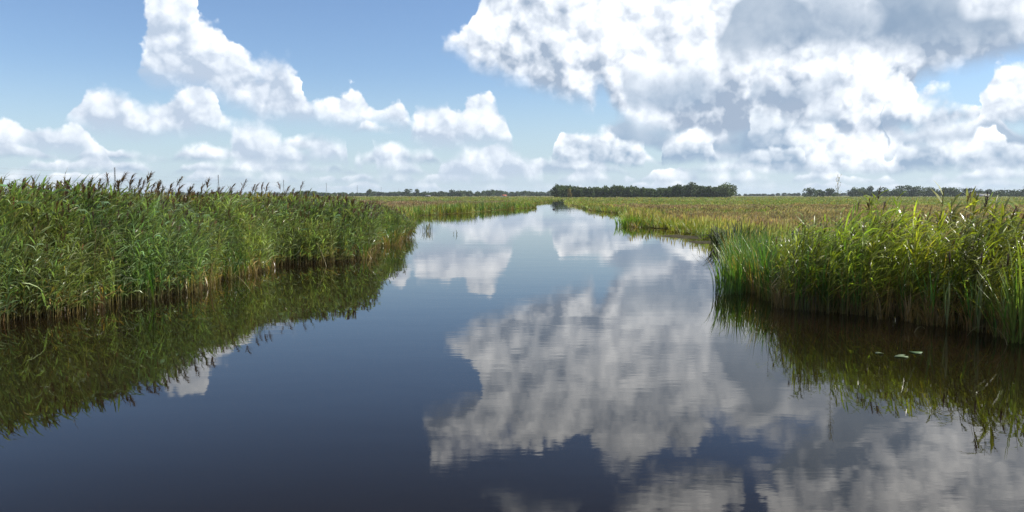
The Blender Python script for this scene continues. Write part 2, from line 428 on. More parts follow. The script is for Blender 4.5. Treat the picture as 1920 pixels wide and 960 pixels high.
def plant_mat(name, trans=0.35, rough=0.42, spec=0.5, tr_tint=(1.25, 1.35, 0.55)):
    m, nt, out = new_mat(name)
    at = nt.nodes.new('ShaderNodeAttribute'); at.attribute_name = 'col'
    ge = nt.nodes.new('ShaderNodeNewGeometry')
    no = nt.nodes.new('ShaderNodeTexNoise'); no.inputs['Scale'].default_value = 7.0; no.inputs['Detail'].default_value = 2
    nt.links.new(ge.outputs['Position'], no.inputs['Vector'])
    mr = nt.nodes.new('ShaderNodeMapRange'); mr.inputs[1].default_value = 0.3; mr.inputs[2].default_value = 0.7; mr.inputs[3].default_value = 0.75; mr.inputs[4].default_value = 1.25
    nt.links.new(no.outputs[0], mr.inputs[0])
    mu = nt.nodes.new('ShaderNodeVectorMath'); mu.operation = 'SCALE'
    nt.links.new(at.outputs['Color'], mu.inputs[0]); nt.links.new(mr.outputs[0], mu.inputs['Scale'])
    p = nt.nodes.new('ShaderNodeBsdfPrincipled')
    nt.links.new(mu.outputs[0], p.inputs['Base Color'])
    p.inputs['Roughness'].default_value = rough; p.inputs['Specular IOR Level'].default_value = spec
    tt = nt.nodes.new('ShaderNodeVectorMath'); tt.operation = 'MULTIPLY'; tt.inputs[1].default_value = tr_tint
    nt.links.new(mu.outputs[0], tt.inputs[0])
    t = nt.nodes.new('ShaderNodeBsdfTranslucent'); nt.links.new(tt.outputs[0], t.inputs['Color'])
    mx = nt.nodes.new('ShaderNodeMixShader'); mx.inputs[0].default_value = trans
    nt.links.new(p.outputs[0], mx.inputs[1]); nt.links.new(t.outputs[0], mx.inputs[2])
    nt.links.new(mx.outputs[0], out.inputs[0])
    return m


def plain_mat(name, color, rough=0.7, vary=0.25, scale=3.0, metal=0.0, spec=0.3):
    m, nt, out = new_mat(name)
    ge = nt.nodes.new('ShaderNodeNewGeometry')
    no = nt.nodes.new('ShaderNodeTexNoise'); no.inputs['Scale'].default_value = scale; no.inputs['Detail'].default_value = 4
    nt.links.new(ge.outputs['Position'], no.inputs['Vector'])
    cr = nt.nodes.new('ShaderNodeValToRGB')
    cr.color_ramp.elements[0].position = 0.3; cr.color_ramp.elements[1].position = 0.7
    cr.color_ramp.elements[0].color = (*[c * (1 - vary) for c in color], 1)
    cr.color_ramp.elements[1].color = (*[min(1, c * (1 + vary)) for c in color], 1)
    nt.links.new(no.outputs[0], cr.inputs[0])
    p = nt.nodes.new('ShaderNodeBsdfPrincipled'); p.inputs['Roughness'].default_value = rough; p.inputs['Metallic'].default_value = metal; p.inputs['Specular IOR Level'].default_value = spec
    nt.links.new(cr.outputs[0], p.inputs['Base Color']); nt.links.new(p.outputs[0], out.inputs[0])
    return m


M_REED = plant_mat('reed_leaf', 0.40, 0.36, 0.65)
M_GRASS = plant_mat('sedge_leaf', 0.40, 0.5, 0.4)
M_TREE = plant_mat('tree_foliage', 0.2, 0.6, 0.3, (1.1, 1.2, 0.6))
M_BARK = plain_mat('bark', (0.09, 0.07, 0.05), 0.9, 0.3, 1.0)
M_MUD = plain_mat('wet_mud', (0.045, 0.040, 0.022), 0.9, 0.5, 4.0, 0.0, 0.05)
M_STEEL = plain_mat('galvanised_steel', (0.22, 0.24, 0.26), 0.6, 0.1, 0.2, 0.0)

# water: dark peaty body under a clear mirror, faint wind ripples
M_WATER, nt, out = new_mat('peat_water')
p = nt.nodes.new('ShaderNodeBsdfPrincipled')
p.inputs['Base Color'].default_value = (0.0075, 0.0050, 0.0024, 1); p.inputs['Roughness'].default_value = 0.015; p.inputs['IOR'].default_value = 1.345
ge = nt.nodes.new('ShaderNodeNewGeometry')
def rip(scale, sx, sy, detail):
    mp = nt.nodes.new('ShaderNodeMapping'); mp.inputs['Scale'].default_value = (sx, sy, 1)
    nt.links.new(ge.outputs['Position'], mp.inputs['Vector'])
    n = nt.nodes.new('ShaderNodeTexNoise'); n.inputs['Scale'].default_value = scale; n.inputs['Detail'].default_value = detail
    nt.links.new(mp.outputs[0], n.inputs['Vector']); return n
def wm(op, a, b):
    n = nt.nodes.new('ShaderNodeMath'); n.operation = op
    for i, v in enumerate((a, b)):
        if hasattr(v, 'links'): nt.links.new(v, n.inputs[i])
        else: n.inputs[i].default_value = v
    return n.outputs[0]
rA = rip(1.0, 0.35, 0.8, 2.0)       # broad slow swell
rB = rip(1.0, 2.6, 7.0, 3.0)        # wind ripples, crests across the view
patch = rip(1.0, 0.05, 0.13, 2.0)   # ripples come in patches
pm = nt.nodes.new('ShaderNodeMapRange'); pm.inputs[1].default_value = 0.44; pm.inputs[2].default_value = 0.66; pm.inputs[3].default_value = 0.10; pm.inputs[4].default_value = 1.0
nt.links.new(patch.outputs[0], pm.inputs[0])
hgt = wm('ADD', wm('MULTIPLY', rA.outputs[0], 1.5), wm('MULTIPLY', wm('MULTIPLY', rB.outputs[0], pm.outputs[0]), 0.55))
bp = nt.nodes.new('ShaderNodeBump'); bp.inputs['Strength'].default_value = 1.0; bp.inputs['Distance'].default_value = 0.0017
nt.links.new(hgt, bp.inputs['Height']); nt.links.new(bp.outputs[0], p.inputs['Normal'])
nt.links.new(p.outputs[0], out.inputs[0])

# meadow soil and turf under the plants
M_LAND, nt, out = new_mat('marsh_turf')
ge = nt.nodes.new('ShaderNodeNewGeometry')
n1 = nt.nodes.new('ShaderNodeTexNoise'); n1.inputs['Scale'].default_value = 0.035; n1.inputs['Detail'].default_value = 5
n2 = nt.nodes.new('ShaderNodeTexNoise'); n2.inputs['Scale'].default_value = 1.2; n2.inputs['Detail'].default_value = 6
for n in (n1, n2): nt.links.new(ge.outputs['Position'], n.inputs['Vector'])
cr = nt.nodes.new('ShaderNodeValToRGB')
e = cr.color_ramp.elements
e[0].position = 0.30; e[0].color = (0.105, 0.115, 0.03, 1)
e[1].position = 0.72; e[1].color = (0.15, 0.105, 0.055, 1)
x = e.new(0.5); x.color = (0.125, 0.13, 0.035, 1)
mx = nt.nodes.new('ShaderNodeMath'); mx.operation = 'ADD'; mx.use_clamp = True
m2 = nt.nodes.new('ShaderNodeMath'); m2.operation = 'MULTIPLY_ADD'; m2.inputs[1].default_value = 0.5; m2.inputs[2].default_value = -0.25
nt.links.new(n2.outputs[0], m2.inputs[0]); nt.links.new(n1.outputs[0], mx.inputs[0]); nt.links.new(m2.outputs[0], mx.inputs[1])
nt.links.new(mx.outputs[0], cr.inputs[0])
p = nt.nodes.new('ShaderNodeBsdfPrincipled'); p.inputs['Roughness'].default_value = 0.95; p.inputs['Specular IOR Level'].default_value = 0.1
nt.links.new(cr.outputs[0], p.inputs['Base Color'])
bp = nt.nodes.new('ShaderNodeBump'); bp.inputs['Distance'].default_value = 0.25; nt.links.new(n2.outputs[0], bp.inputs['Height']); nt.links.new(bp.outputs[0], p.inputs['Normal'])
nt.links.new(p.outputs[0], out.inputs[0])

# ================================================================== setting: water and land
LB = [(-10.5, -40), (-10.2, 4.0), (-9.66, 11.4), (-9.85, 13.6), (-9.67, 15.04), (-9.14, 15.7), (-8.88, 17.48), (-8.19, 18.57), (-7.8, 19.8), (-8.32, 22.27), (-7.92, 24.23), (-7.9, 27.59), (-6.6, 29.15), (-5.46, 30.39), (-6.02, 34.79), (-5.68, 40.69), (-6.34, 48.97), (-8.38, 67.18), (-10.07, 82.49), (-10.8, 93.09), (-5.83, 110.05), (0.0, 139.72), (4.5, 157.97), (6.17, 227.16), (13.6, 279.63), (18.5, 380.0)]
RB = [(11.5, -40), (10.6, 3.0), (9.79, 10.09), (9.36, 11.22), (8.67, 12.54), (8.3, 13.09), (8.36, 13.7), (7.79, 14.73), (6.88, 16.06), (5.79, 16.98), (5.9, 18.57), (6.1, 21.34), (7.0, 25.99), (9.6, 34.79), (10.6, 39.36), (10.6, 43.12), (10.57, 48.97), (10.91, 56.65), (8.63, 62.53), (12.15, 86.43), (13.89, 103.75), (12.44, 121.07), (13.04, 151.38), (14.44, 201.9), (18.4, 279.63), (27.0, 380.0)]
LAND_L = LB + [(-4000, 380.0), (-4000, -40)]
LAND_R = RB + [(4000, 380.0), (4000, -40)]
ZL = 0.10

w = tag(mesh_obj('canal_water', [(-40, -60, 0), (60, -60, 0), (60, 420, 0), (-40, 420, 0)], [(0, 1, 2), (0, 2, 3)], M_WATER, smooth_=False), kind='structure')

from mathutils.geometry import tessellate_polygon
def inset(line, d):
    """polyline moved d metres to the land side (left of travel for d > 0)"""
    out_ = []
    for i, q in enumerate(line):
        a_ = np.array(line[max(0, i - 1)], float); b_ = np.array(line[min(len(line) - 1, i + 1)], float)
        t_ = (b_ - a_) / np.linalg.norm(b_ - a_); out_.append((q[0] - t_[1] * d, q[1] + t_[0] * d))
    return out_
LI, RI = inset(LB, 1.1), inset(RB, -1.1)
outer = LI + [q for q in reversed(RI)] + [(5000, -40), (5000, 6000), (-5000, 6000), (-5000, -40)]
tri = tessellate_polygon([[Vector((x, y, 0)) for x, y in outer]])
V = [(x, y, ZL) for x, y in outer]; T = [tuple(t) for t in tri]
shore = LB + [q for q in reversed(RB)]
toe = inset(LB, -0.6) + [q for q in reversed(inset(RB, 0.6))]
nb = len(shore)
b1 = len(V); V += [(x, y, -0.13) for x, y in shore]
b2 = len(V); V += [(x, y, -0.9) for x, y in toe]
for i in range(nb - 1):
    T += [(i, i + 1, b1 + i + 1), (i, b1 + i + 1, b1 + i), (b1 + i, b1 + i + 1, b2 + i + 1), (b1 + i, b2 + i + 1, b2 + i)]
tag(mesh_obj('meadow', V, T, M_LAND, smooth_=False), kind='structure')
tag(mesh_obj('canal_bed', [(-60, -60, -0.9), (80, -60, -0.9), (80, 430, -0.9), (-60, 430, -0.9)], [(0, 1, 2), (0, 2, 3)], M_MUD, smooth_=False), kind='structure')

# ================================================================== plant templates
WIND = -0.25          # the wind blows to the right and a little towards the viewer

def reed(r, plume=True, nleaf=12, h=1.0, low=0.22, seg=3, wide=1.0, green=(0.105, 0.155, 0.040), back=False):
    """one reed 1.0 * 2.5 m tall"""
    H = 2.5; s = Soup()
    bend = r.uniform(0.03, 0.13); ba = WIND + r.normal(0, 0.8)
    def stem(t): return np.array((math.cos(ba) * bend * t * t * H, math.sin(ba) * bend * t * t * H, H * t))
    ts = [0, 0.35, 0.7, 0.97] if not back else [0.3, 0.97]
    V, T = tube([stem(t) for t in ts], [0.0085 * wide, 0.008 * wide, 0.006 * wide, 0.003 * wide][:len(ts)])
    tan = jit((0.21, 0.165, 0.068), r, 0.3); gs = jit((0.16, 0.17, 0.05), r)
    cs = [tan, tan * 0.55 + gs * 0.45, gs, gs][:len(ts)]
    s.add(V, T, np.repeat(np.array(cs), 3, 0))
    side = r.uniform(0, 6.28)
    for i in range(nleaf):
        t = low + (0.95 - low) * (i + r.uniform(0, 0.8)) / nleaf
        az = WIND + r.normal(0, 0.8) + (0.4 if i % 2 else -0.4)
        L = r.uniform(0.36, 0.72) * (1.0 if t < 0.8 else 0.75)
        c = jit(green, r, 0.22)
        if t < 0.36 and r.random() < 0.22: c = jit((0.26, 0.19, 0.075), r, 0.25)
        elif r.random() < 0.02: c = jit((0.28, 0.24, 0.06), r)
        e0 = r.uniform(34, 72); e1 = e0 - (r.uniform(12, 60) if r.random() < 0.7 else r.uniform(60, 130))
        V, T = leaf(stem(t), az, e0, e1, L, r.uniform(0.015, 0.025) * wide, seg, r.normal(0, 0.5))
        s.add(V, T, c)
    if plume:
        pc = jit((0.105, 0.062, 0.052), r, 0.25)
        for i in range(15):
            t = 0.90 + 0.10 * i / 15
            az = WIND + r.normal(0, 0.8); L = r.uniform(0.12, 0.24) * (1.15 - i / 28)
            e0 = r.uniform(55, 85); V, T = leaf(stem(t), az, e0, e0 - r.uniform(30, 90), L, r.uniform(0.006, 0.011) * wide, 2)
            s.add(V, T, pc * r.uniform(0.75, 1.35))
    return s.get()


def sword(r, n=11, h=1.5, spread=0.10, green=(0.075, 0.16, 0.028), w=0.011, droop=35, seg=3):
    """sedge, iris or bulrush tuft: long blades from one root, h metres tall"""
    s = Soup()
    for i in range(n):
        a = r.uniform(0, 6.28); rr = spread * math.sqrt(r.random()); L = h * r.uniform(0.6, 1.08)
        az = a + r.normal(0, 0.5); e0 = r.uniform(72, 89)
        V, T = leaf((rr * math.cos(a), rr * math.sin(a), 0), az, e0, e0 - r.uniform(0.2, 1.4) * droop, L, w * r.uniform(0.7, 1.3), seg, r.normal(0, 0.3))
        c = jit(green, r, 0.22)
        if r.random() < 0.10: c = jit((0.26, 0.19, 0.06), r)
        C = np.tile(c, (len(V), 1)); C[:2] = C[:2] * 0.45 + np.array((0.22, 0.15, 0.05)) * 0.55
        s.add(V, T, C)
    return s.get()


def tuft(r, n=14, h=0.7, spread=0.3, c0=(0.14, 0.15, 0.03), c1=None, w=0.014, heads=0.0, hc=(0.19, 0.11, 0.085)):
    """meadow grass tuft, with flower heads on some blades"""
    s = Soup()
    for i in range(n):
        a = r.uniform(0, 6.28); rr = spread * math.sqrt(r.random()); L = h * r.uniform(0.55, 1.1)
        e0 = r.uniform(60, 88)
        c = jit(c0 if (c1 is None or r.random() < 0.6) else c1, r, 0.2)
        P = bent((rr * math.cos(a), rr * math.sin(a), 0), r.uniform(0, 6.28) * 0.5 + WIND, e0, e0 - r.uniform(10, 60), L, 2)
        aa = r.uniform(0, 3.14); V, T = strip(P, [w, w * 0.8], (math.cos(aa), math.sin(aa), 0))
        s.add(V, T, c)
        if r.random() < heads:
            q = P[1] * 0.3 + P[2] * 0.7; V, T = strip([q, q + (0.01, 0, 0.13 * h / 0.7), q + (0.03, 0, 0.3 * h / 0.7)], [w * 0.9, w * 1.5], (math.cos(aa), math.sin(aa), 0))
            s.add(V, T, jit(hc, r, 0.25))
    return s.get()


r0 = np.random.default_rng(3)
GL = (0.190, 0.245, 0.108)      # left bed: greyish mid green
GR = (0.245, 0.275, 0.042)      # right bed: yellower
T_LP = [reed(r0, True, 14, green=GL, low=0.14) for _ in range(9)]
T_LN = [reed(r0, False, 15, green=GL, low=0.08 + 0.02 * (i % 6)) for i in range(12)]
T_LF = [reed(r0, i % 2 == 0, 11, wide=1.5, green=GL) for i in range(9)]
T_LB = [reed(r0, i % 5 < 3, 8, low=0.55, seg=2, wide=1.4, green=(0.165, 0.18, 0.062), back=True) for i in range(10)]
T_RN = [reed(r0, i % 7 == 0, 14, green=GR, wide=0.95) for i in range(14)]
T_RB = [reed(r0, i % 6 == 0, 10, low=0.4, seg=2, wide=1.25, green=(0.23, 0.24, 0.042), back=True) for i in range(10)]
T_SW = [sword(r0, 11, 1.5, 0.10) for _ in range(8)]
T_SD = [sword(r0, 12, 1.0, 0.18, green=(0.15, 0.165, 0.025), w=0.013, droop=55, seg=2) for _ in range(8)]
T_DEAD = [sword(r0, 7, 0.75, 0.12, green=(0.30, 0.21, 0.09), w=0.008, droop=75, seg=3) for _ in range(6)]


def bed_points(n, box, poly, line, d0, d1, clump=None, ragged=0.0):
    P = np.stack([rng.uniform(box[0], box[1], n), rng.uniform(box[2], box[3], n)], 1)
    d = dist_line(P, line); ins = inside(P, poly)
    d = np.where(ins, d, -d)
    k = (d > d0) & (d < d1)
    P, d = P[k], d[k]
    if ragged:
        k = d > d0 + ragged * np.clip(vnoise(P[:, 0] * 0.75 + 40, P[:, 1] * 0.75) * 0.7 + vnoise(P[:, 0] * 2.3, P[:, 1] * 2.3) * 0.5 - 0.25, 0, 1)
        P, d = P[k], d[k]
    if clump is not None:
        k = rng.random(len(P)) < np.clip(clump(P), 0.05, 1)
        P, d = P[k], d[k]
    return P, d


def tints(n, s=0.13, base=(1, 1, 1)):
    return np.clip((1 + rng.normal(0, s, (n, 1))) * (1 + rng.normal(0, 0.05, (n, 3))) * np.array(base), 0.4, 1.8)


def in_view(P, extra=4.0):
    """drop what stands well outside the photograph"""
    return (np.abs(P[:, 0]) < P[:, 1] * 0.66 + extra) & (P[:, 1] > 4)


def clump_tint(P):
    a = vnoise(P[:, 0] * 1.3 + 3, P[:, 1] * 1.3 + 8)[:, None]; b = vnoise(P[:, 0] * 0.6 + 23, P[:, 1] * 0.6)[:, None]
    return (0.60 + 0.8 * a) * (np.array((1.10, 1.0, 0.85)) * b + np.array((0.86, 1.0, 1.10)) * (1 - b))


# ================================================================== left reed bed
bed = Soup()
def left_h(P):
    y = P[:, 1]
    h = np.interp(y, [8, 14, 15.8, 16.8, 19.5, 21.5, 24, 32, 42, 50], [2.40, 2.40, 2.46, 2.62, 2.62, 2.52, 2.48, 2.38, 1.95, 1.4])
    return h * (0.86 + 0.20 * vnoise(P[:, 0] * 1.1, y * 1.1) + 0.06 * vnoise(P[:, 0] * 0.4 + 8, y * 0.4)) * rng.uniform(0.84, 1.05, len(P))
LEDGE = [q for q in LB if 4 <= q[1] <= 68]
cl = lambda P: 0.35 + 0.9 * vnoise(P[:, 0] * 1.6 + 9, P[:, 1] * 1.6)
P, d = bed_points(33000, (-16, -4, 6, 30), LAND_L, LEDGE, -0.35, 2.3, cl, 0.8)
k = in_view(P); P, d = P[k], d[k]
print('left front', len(P))
pl = rng.random(len(P)) < 0.22
for sel, tt in ((pl, T_LP), (~pl, T_LN)):
    q = P[sel]; n = len(q)
    hh = left_h(q) / 2.5
    hh = hh * np.interp(d[sel], [-0.3, 0.3, 1.0, 2.0], [0.64, 0.75, 0.90, 1.0]) * np.where(d[sel] < 0.6, rng.uniform(0.7, 1.08, n), 1.0)      # the bed climbs from the water's edge
    scatter(bed, tt, q, np.full(n, -0.05), rng.normal(0, 0.6, n), np.clip(hh * 1.0, 0.6, 1.2), hh, tints(n, 0.16) * clump_tint(q), rng.normal(0, 0.06, (n, 2)) + np.array((0.03, -0.01)))
P, d = bed_points(60000, (-18, -3, 30, 68), LAND_L, LEDGE, -0.4, 3.0, cl, 1.3)
k = (P[:, 1] < 50 + 6 * vnoise(P[:, 0], P[:, 1])) & (rng.random(len(P)) < 0.55); P, d = P[k], d[k]
print('left far front', len(P))
hh = left_h(P) / 2.5 * np.interp(d, [-0.3, 0.3, 1.0, 2.0], [0.72, 0.82, 0.94, 1.0]); n = len(P)
scatter(bed, T_LF, P, np.full(n, -0.05), rng.normal(0, 0.6, n), np.clip(hh, 0.6, 1.2), hh, tints(n), rng.normal(0, 0.06, (n, 2)) + np.array((0.03, -0.01)))
P, d = bed_points(26000, (-40, -5, 6, 52), LAND_L, LEDGE, 2.2, 14.0, None)
k = in_view(P, 3) & (rng.random(len(P)) < np.interp(d, [2, 4.5, 8, 14], [1.0, 0.8, 0.4, 0.2])); P, d = P[k], d[k]
print('left back', len(P))
hh = left_h(P) / 2.5 * np.interp(d, [2, 14], [1.0, 0.94]); n = len(P)
scatter(bed, T_LB, P, np.full(n, 0.0), rng.normal(0, 0.7, n), np.clip(hh, 0.6, 1.2), hh, tints(n, 0.15, (1.08, 1.0, 0.95)))
# dead stalks and sedge at the water line
P, d = bed_points(5000, (-14, -4, 6, 52), LAND_L, LEDGE, -0.18, 0.5, lambda P: 0.1 + 1.0 * (vnoise(P[:, 0] * 1.1 + 31, P[:, 1] * 1.1) > 0.5))
k = in_view(P); P = P[k]; n = len(P); print('left dead', n)
scatter(bed, T_DEAD, P, np.full(n, -0.03), rng.uniform(0, 6.28, n), rng.uniform(0.7, 1.2, n), rng.uniform(0.5, 1.3, n), tints(n, 0.2))
P, d = bed_points(7000, (-14, -4, 6, 52), LAND_L, LEDGE, -0.12, 0.8, lambda P: (vnoise(P[:, 0] * 0.7 + 5, P[:, 1] * 0.7) > 0.56) * 0.6)
k = in_view(P); P = P[k]; n = len(P); print('left sedge', n)
scatter(bed, T_SW, P, np.full(n, -0.03), rng.uniform(0, 6.28, n), rng.uniform(0.7, 1.1, n), rng.uniform(0.45, 0.95, n), tints(n, 0.15, (1.0, 1.0, 1.1)))
tag(bed.obj('reed_bed', M_REED), 'tall green reed bed with brown plumes along the left bank', 'reeds', kind='stuff')

# ================================================================== right reed bed
bed = Soup()
REDGE = [q for q in RB if 2 <= q[1] <= 45]
def right_h(P):
    y = P[:, 1]
    h = np.interp(y, [8, 13, 16, 18, 21, 24, 28, 34, 40], [1.95, 1.96, 2.12, 2.05, 1.45, 0.95, 0.8, 0.75, 0.7])
    return h * (0.80 + 0.36 * vnoise(P[:, 0] * 1.0 + 3, y * 1.0)) * np.where(rng.random(len(P)) < 0.07, rng.uniform(1.0, 1.16, len(P)), rng.uniform(0.68, 0.99, len(P)))
P, d = bed_points(33000, (4.5, 18, 6, 27), LAND_R, REDGE, -0.35, 2.6, lambda P: 0.3 + 0.95 * vnoise(P[:, 0] * 1.5 + 21, P[:, 1] * 1.5), 1.0)
k = in_view(P) & ~((P[:, 1] > 18.0) & (d < 0.5)); P, d = P[k], d[k]
print('right front', len(P)); n = len(P)
hh = right_h(P) / 2.5; hh = np.where(d < 0.4, hh * rng.uniform(0.55, 1.0, n), hh)
scatter(bed, T_RN, P, np.full(n, -0.05), rng.normal(0, 0.7, n), np.clip(hh * 1.1, 0.6, 1.2), hh, tints(n, 0.18) * clump_tint(P), rng.normal(0, 0.06, (n, 2)) + np.array((0.03, -0.01)))
P, d = bed_points(30000, (6, 34, 8, 40), LAND_R, REDGE, 2.4, 16, None)
k = in_view(P, 3) & (rng.random(len(P)) < np.interp(d, [2, 7, 16], [0.8, 0.45, 0.25])); P, d = P[k], d[k]
print('right back', len(P)); n = len(P)
hh = right_h(P) / 2.5 * np.interp(d, [2, 16], [1.0, 0.72])
scatter(bed, T_RB, P, np.full(n, 0.0), rng.normal(0, 0.8, n), np.clip(hh * 1.15, 0.6, 1.2), hh, tints(n, 0.18))
P, d = bed_points(9000, (4.5, 16, 6, 24), LAND_R, REDGE, -0.15, 0.7, lambda P: 0.25 + 0.7 * (vnoise(P[:, 0] * 1.3 + 11, P[:, 1] * 1.3) > 0.45))
k = in_view(P); P = P[k]; n = len(P); print('right dead', n)
scatter(bed, T_DEAD, P, np.full(n, -0.03), rng.uniform(0, 6.28, n), rng.uniform(0.6, 1.0, n), rng.uniform(0.6, 1.4, n), tints(n, 0.2, (0.8, 0.78, 0.8)))
P, d = bed_points(7000, (4.5, 16, 6, 26), LAND_R, REDGE, -0.1, 1.6, lambda P: (vnoise(P[:, 0] * 0.8 + 15, P[:, 1] * 0.8) > 0.52) * 0.7)
k = in_view(P); P = P[k]; n = len(P); print('right sedge', n)
scatter(bed, T_SW, P, np.full(n, -0.03), rng.uniform(0, 6.28, n), rng.uniform(0.7, 1.1, n), rng.uniform(0.6, 1.15, n), tints(n, 0.15))
tag(bed.obj('reed_bed', M_REED), 'yellow green reed bed along the right bank in the foreground', 'reeds', kind='stuff')

# ================================================================== meadow grasses and bank margins
def far_tufts(r, D, kind, k=6):
    w = 0.010 + D * 0.00028
    if kind == 'brown': return [tuft(r, 15, 0.62, 0.35, (0.235, 0.178, 0.112), (0.225, 0.198, 0.082), w, 0.75, (0.29, 0.205, 0.15)) for _ in range(k)]
    if kind == 'green': return [tuft(r, 15, 0.62, 0.35, (0.15, 0.20, 0.034), (0.20, 0.21, 0.048), w, 0.10, (0.30, 0.24, 0.10)) for _ in range(k)]
    return [tuft(r, 15, 0.7, 0.35, (0.195, 0.22, 0.028), (0.25, 0.22, 0.04), w, 0.2, (0.32, 0.25, 0.10)) for _ in range(k)]

def patch_tint(P):
    a = vnoise(P[:, 0] * 0.07 + 11, P[:, 1] * 0.03 + 2)[:, None]; b = vnoise(P[:, 0] * 0.3 + 17, P[:, 1] * 0.10)[:, None]
    return (0.72 + 0.55 * b) * (np.array((0.86, 1.05, 0.85)) * a + np.array((1.08, 1.0, 0.95)) * (1 - a))
grass = Soup()
heath = Soup()
WATER_POLY = LB + [q for q in reversed(RB)]
SHORE_L = [q for q in LB if q[1] > 30]; SHORE_R = [q for q in RB if q[1] > 30]
for (y0, y1, dens, sc_) in ((24, 50, 2.6, 0.9), (50, 90, 1.25, 1.1), (90, 160, 0.50, 1.4), (160, 300, 0.17, 2.0), (300, 560, 0.045, 3.2), (560, 900, 0.012, 5.0)):
    wdt = y1 * 0.66 + 6
    n = int(2 * wdt * (y1 - y0) * dens)
    P = np.stack([rng.uniform(-wdt, wdt, n), rng.uniform(y0, y1, n)], 1)
    k = in_view(P, 5) & ~inside(P, WATER_POLY)
    P = P[k]
    dl = np.minimum(dist_line(P, SHORE_L), dist_line(P, SHORE_R))
    leftb = (P[:, 0] < 0) & (P[:, 1] < 60) & (dist_line(P, LEDGE) < 9)
    k = (~leftb) & (dl > 0.25); P, dl = P[k], dl[k]
    # purple moor grass in a broad belt, green sedge by the water and far out
    right = P[:, 0] > 0
    far = np.where(right, P[:, 1] + 14 * (vnoise(P[:, 0] * 0.05, P[:, 1] * 0.03) - 0.5), P[:, 1])
    nz = vnoise(P[:, 0] * 0.09 + 7, P[:, 1] * 0.045 + 3) * 0.7 + vnoise(P[:, 0] * 0.4, P[:, 1] * 0.2) * 0.3
    brown = (dl > np.where(right, 2.6, 7.0) + 3.5 * nz) & (far > np.where(right, 34, 95)) & (far < np.where(right, 165, 260)) & (nz > np.interp(P[:, 1], [30, 60, 120], [0.30, 0.20, 0.28]))
    brown &= rng.random(len(P)) < 0.93
    n = len(P)
    s_ = sc_ * rng.uniform(0.8, 1.2, n)
    hz = np.interp(P[:, 1], [24, 50, 90, 160, 300, 560, 900], [0.95, 0.9, 0.9, 0.9, 1.0, 1.2, 1.5]) * rng.uniform(0.75, 1.2, n)
    hz *= np.where(brown, 0.95, 1.0 + 0.35 * (dl < 3))
    Dm = (y0 + y1) / 2
    z = np.full(n, ZL - 0.02)
    rz = rng.normal(0, 0.7, n)
    for sel, kind, sp in ((brown, 'brown', heath), (~brown & (P[:, 1] > 90), 'green', grass), (~brown & (P[:, 1] <= 90), 'yellow', grass)):
        if sel.sum(): scatter(sp, far_tufts(r0, Dm / sc_, kind), P[sel], z[sel], rz[sel], s_[sel], hz[sel] * (0.75 + 0.5 * vnoise(P[sel, 0] * 0.25 + 50, P[sel, 1] * 0.12)), tints(sel.sum(), 0.14) * patch_tint(P[sel]))
    print('meadow', y0, n, brown.sum())
tag(grass.obj('meadow_grass', M_GRASS), 'yellow green marsh grass covering the flat land behind the banks', 'grass', kind='stuff')
tag(heath.obj('moor_grass', M_GRASS), 'brown purple moor grass in a wide belt across the meadow', 'grass', kind='stuff')

# margins: sedge and rush along the farther shores
marg = Soup()
T_M1 = [sword(r0, 13, 1.0, 0.25, green=(0.20, 0.245, 0.034), w=0.022, droop=45, seg=2) for _ in range(6)]
T_M2 = [sword(r0, 13, 1.0, 0.22, green=(0.095, 0.185, 0.045), w=0.026, droop=25, seg=2) for _ in range(6)]
T_M3 = [sword(r0, 12, 1.0, 0.25, green=(0.20, 0.145, 0.06), w=0.022, droop=60, seg=2) for _ in range(4)]
def margin(line, poly, y0, y1, n, d1, hfun, tt, size):
    xs = [q[0] for q in line]
    P, d = bed_points(n, (min(xs) - d1 - 1, max(xs) + d1 + 1, y0, y1), poly, line, -0.15, d1, lambda P: 0.35 + 0.8 * vnoise(P[:, 0] * 0.5 + 3, P[:, 1] * 0.25))
    m = len(P); h = hfun(P, d) * rng.uniform(0.7, 1.12, m)
    scatter(marg, tt, P, np.where(d < 0.1, -0.03, ZL - 0.05), rng.uniform(0, 6.28, m), np.full(m, size) * rng.uniform(0.8, 1.2, m), h, tints(m, 0.16))
    print('margin', m)
hl = lambda P, d: np.interp(P[:, 1], [60, 92, 112, 150, 160], [1.0, 1.55, 1.75, 1.45, 1.55]) * (0.7 + 0.5 * vnoise(P[:, 0] * 0.35, P[:, 1] * 0.2)) * np.interp(d, [0, 3, 8], [0.85, 1.05, 0.7])
for tt, n in ((T_M1, 4200), (T_M2, 3000), (T_M3, 600)): margin(SHORE_L, LAND_L, 52, 162, n, 7, hl, tt, 1.3)
margin(SHORE_L, LAND_L, 160, 375, 2600, 4, lambda P, d: np.full(len(P), 1.25), T_M1, 1.6)
margin(SHORE_L, LAND_L, 160, 375, 700, 2, lambda P, d: np.full(len(P), 0.9), T_M3, 1.6)
hr = lambda P, d: np.interp(P[:, 1], [36, 46, 60, 66, 90, 130], [0.75, 0.75, 0.85, 0.95, 0.8, 0.9]) * np.interp(d, [0, 1.5, 6], [0.75, 1.0, 0.75])
for tt, n in ((T_M1, 5200), (T_M2, 1500), (T_M3, 500)): margin(SHORE_R, LAND_R, 33, 100, n, 4.5, hr, tt, 1.0)
margin(SHORE_R, LAND_R, 100, 375, 3800, 5, lambda P, d: np.full(len(P), 0.95), T_M1, 1.6)
margin(SHORE_R, LAND_R, 100, 375, 1400, 1.5, lambda P, d: np.full(len(P), 0.7), T_M3, 1.6)
tag(marg.obj('bank_sedge', M_GRASS), 'green sedge and rush fringing the farther canal banks', 'sedge', kind='stuff')

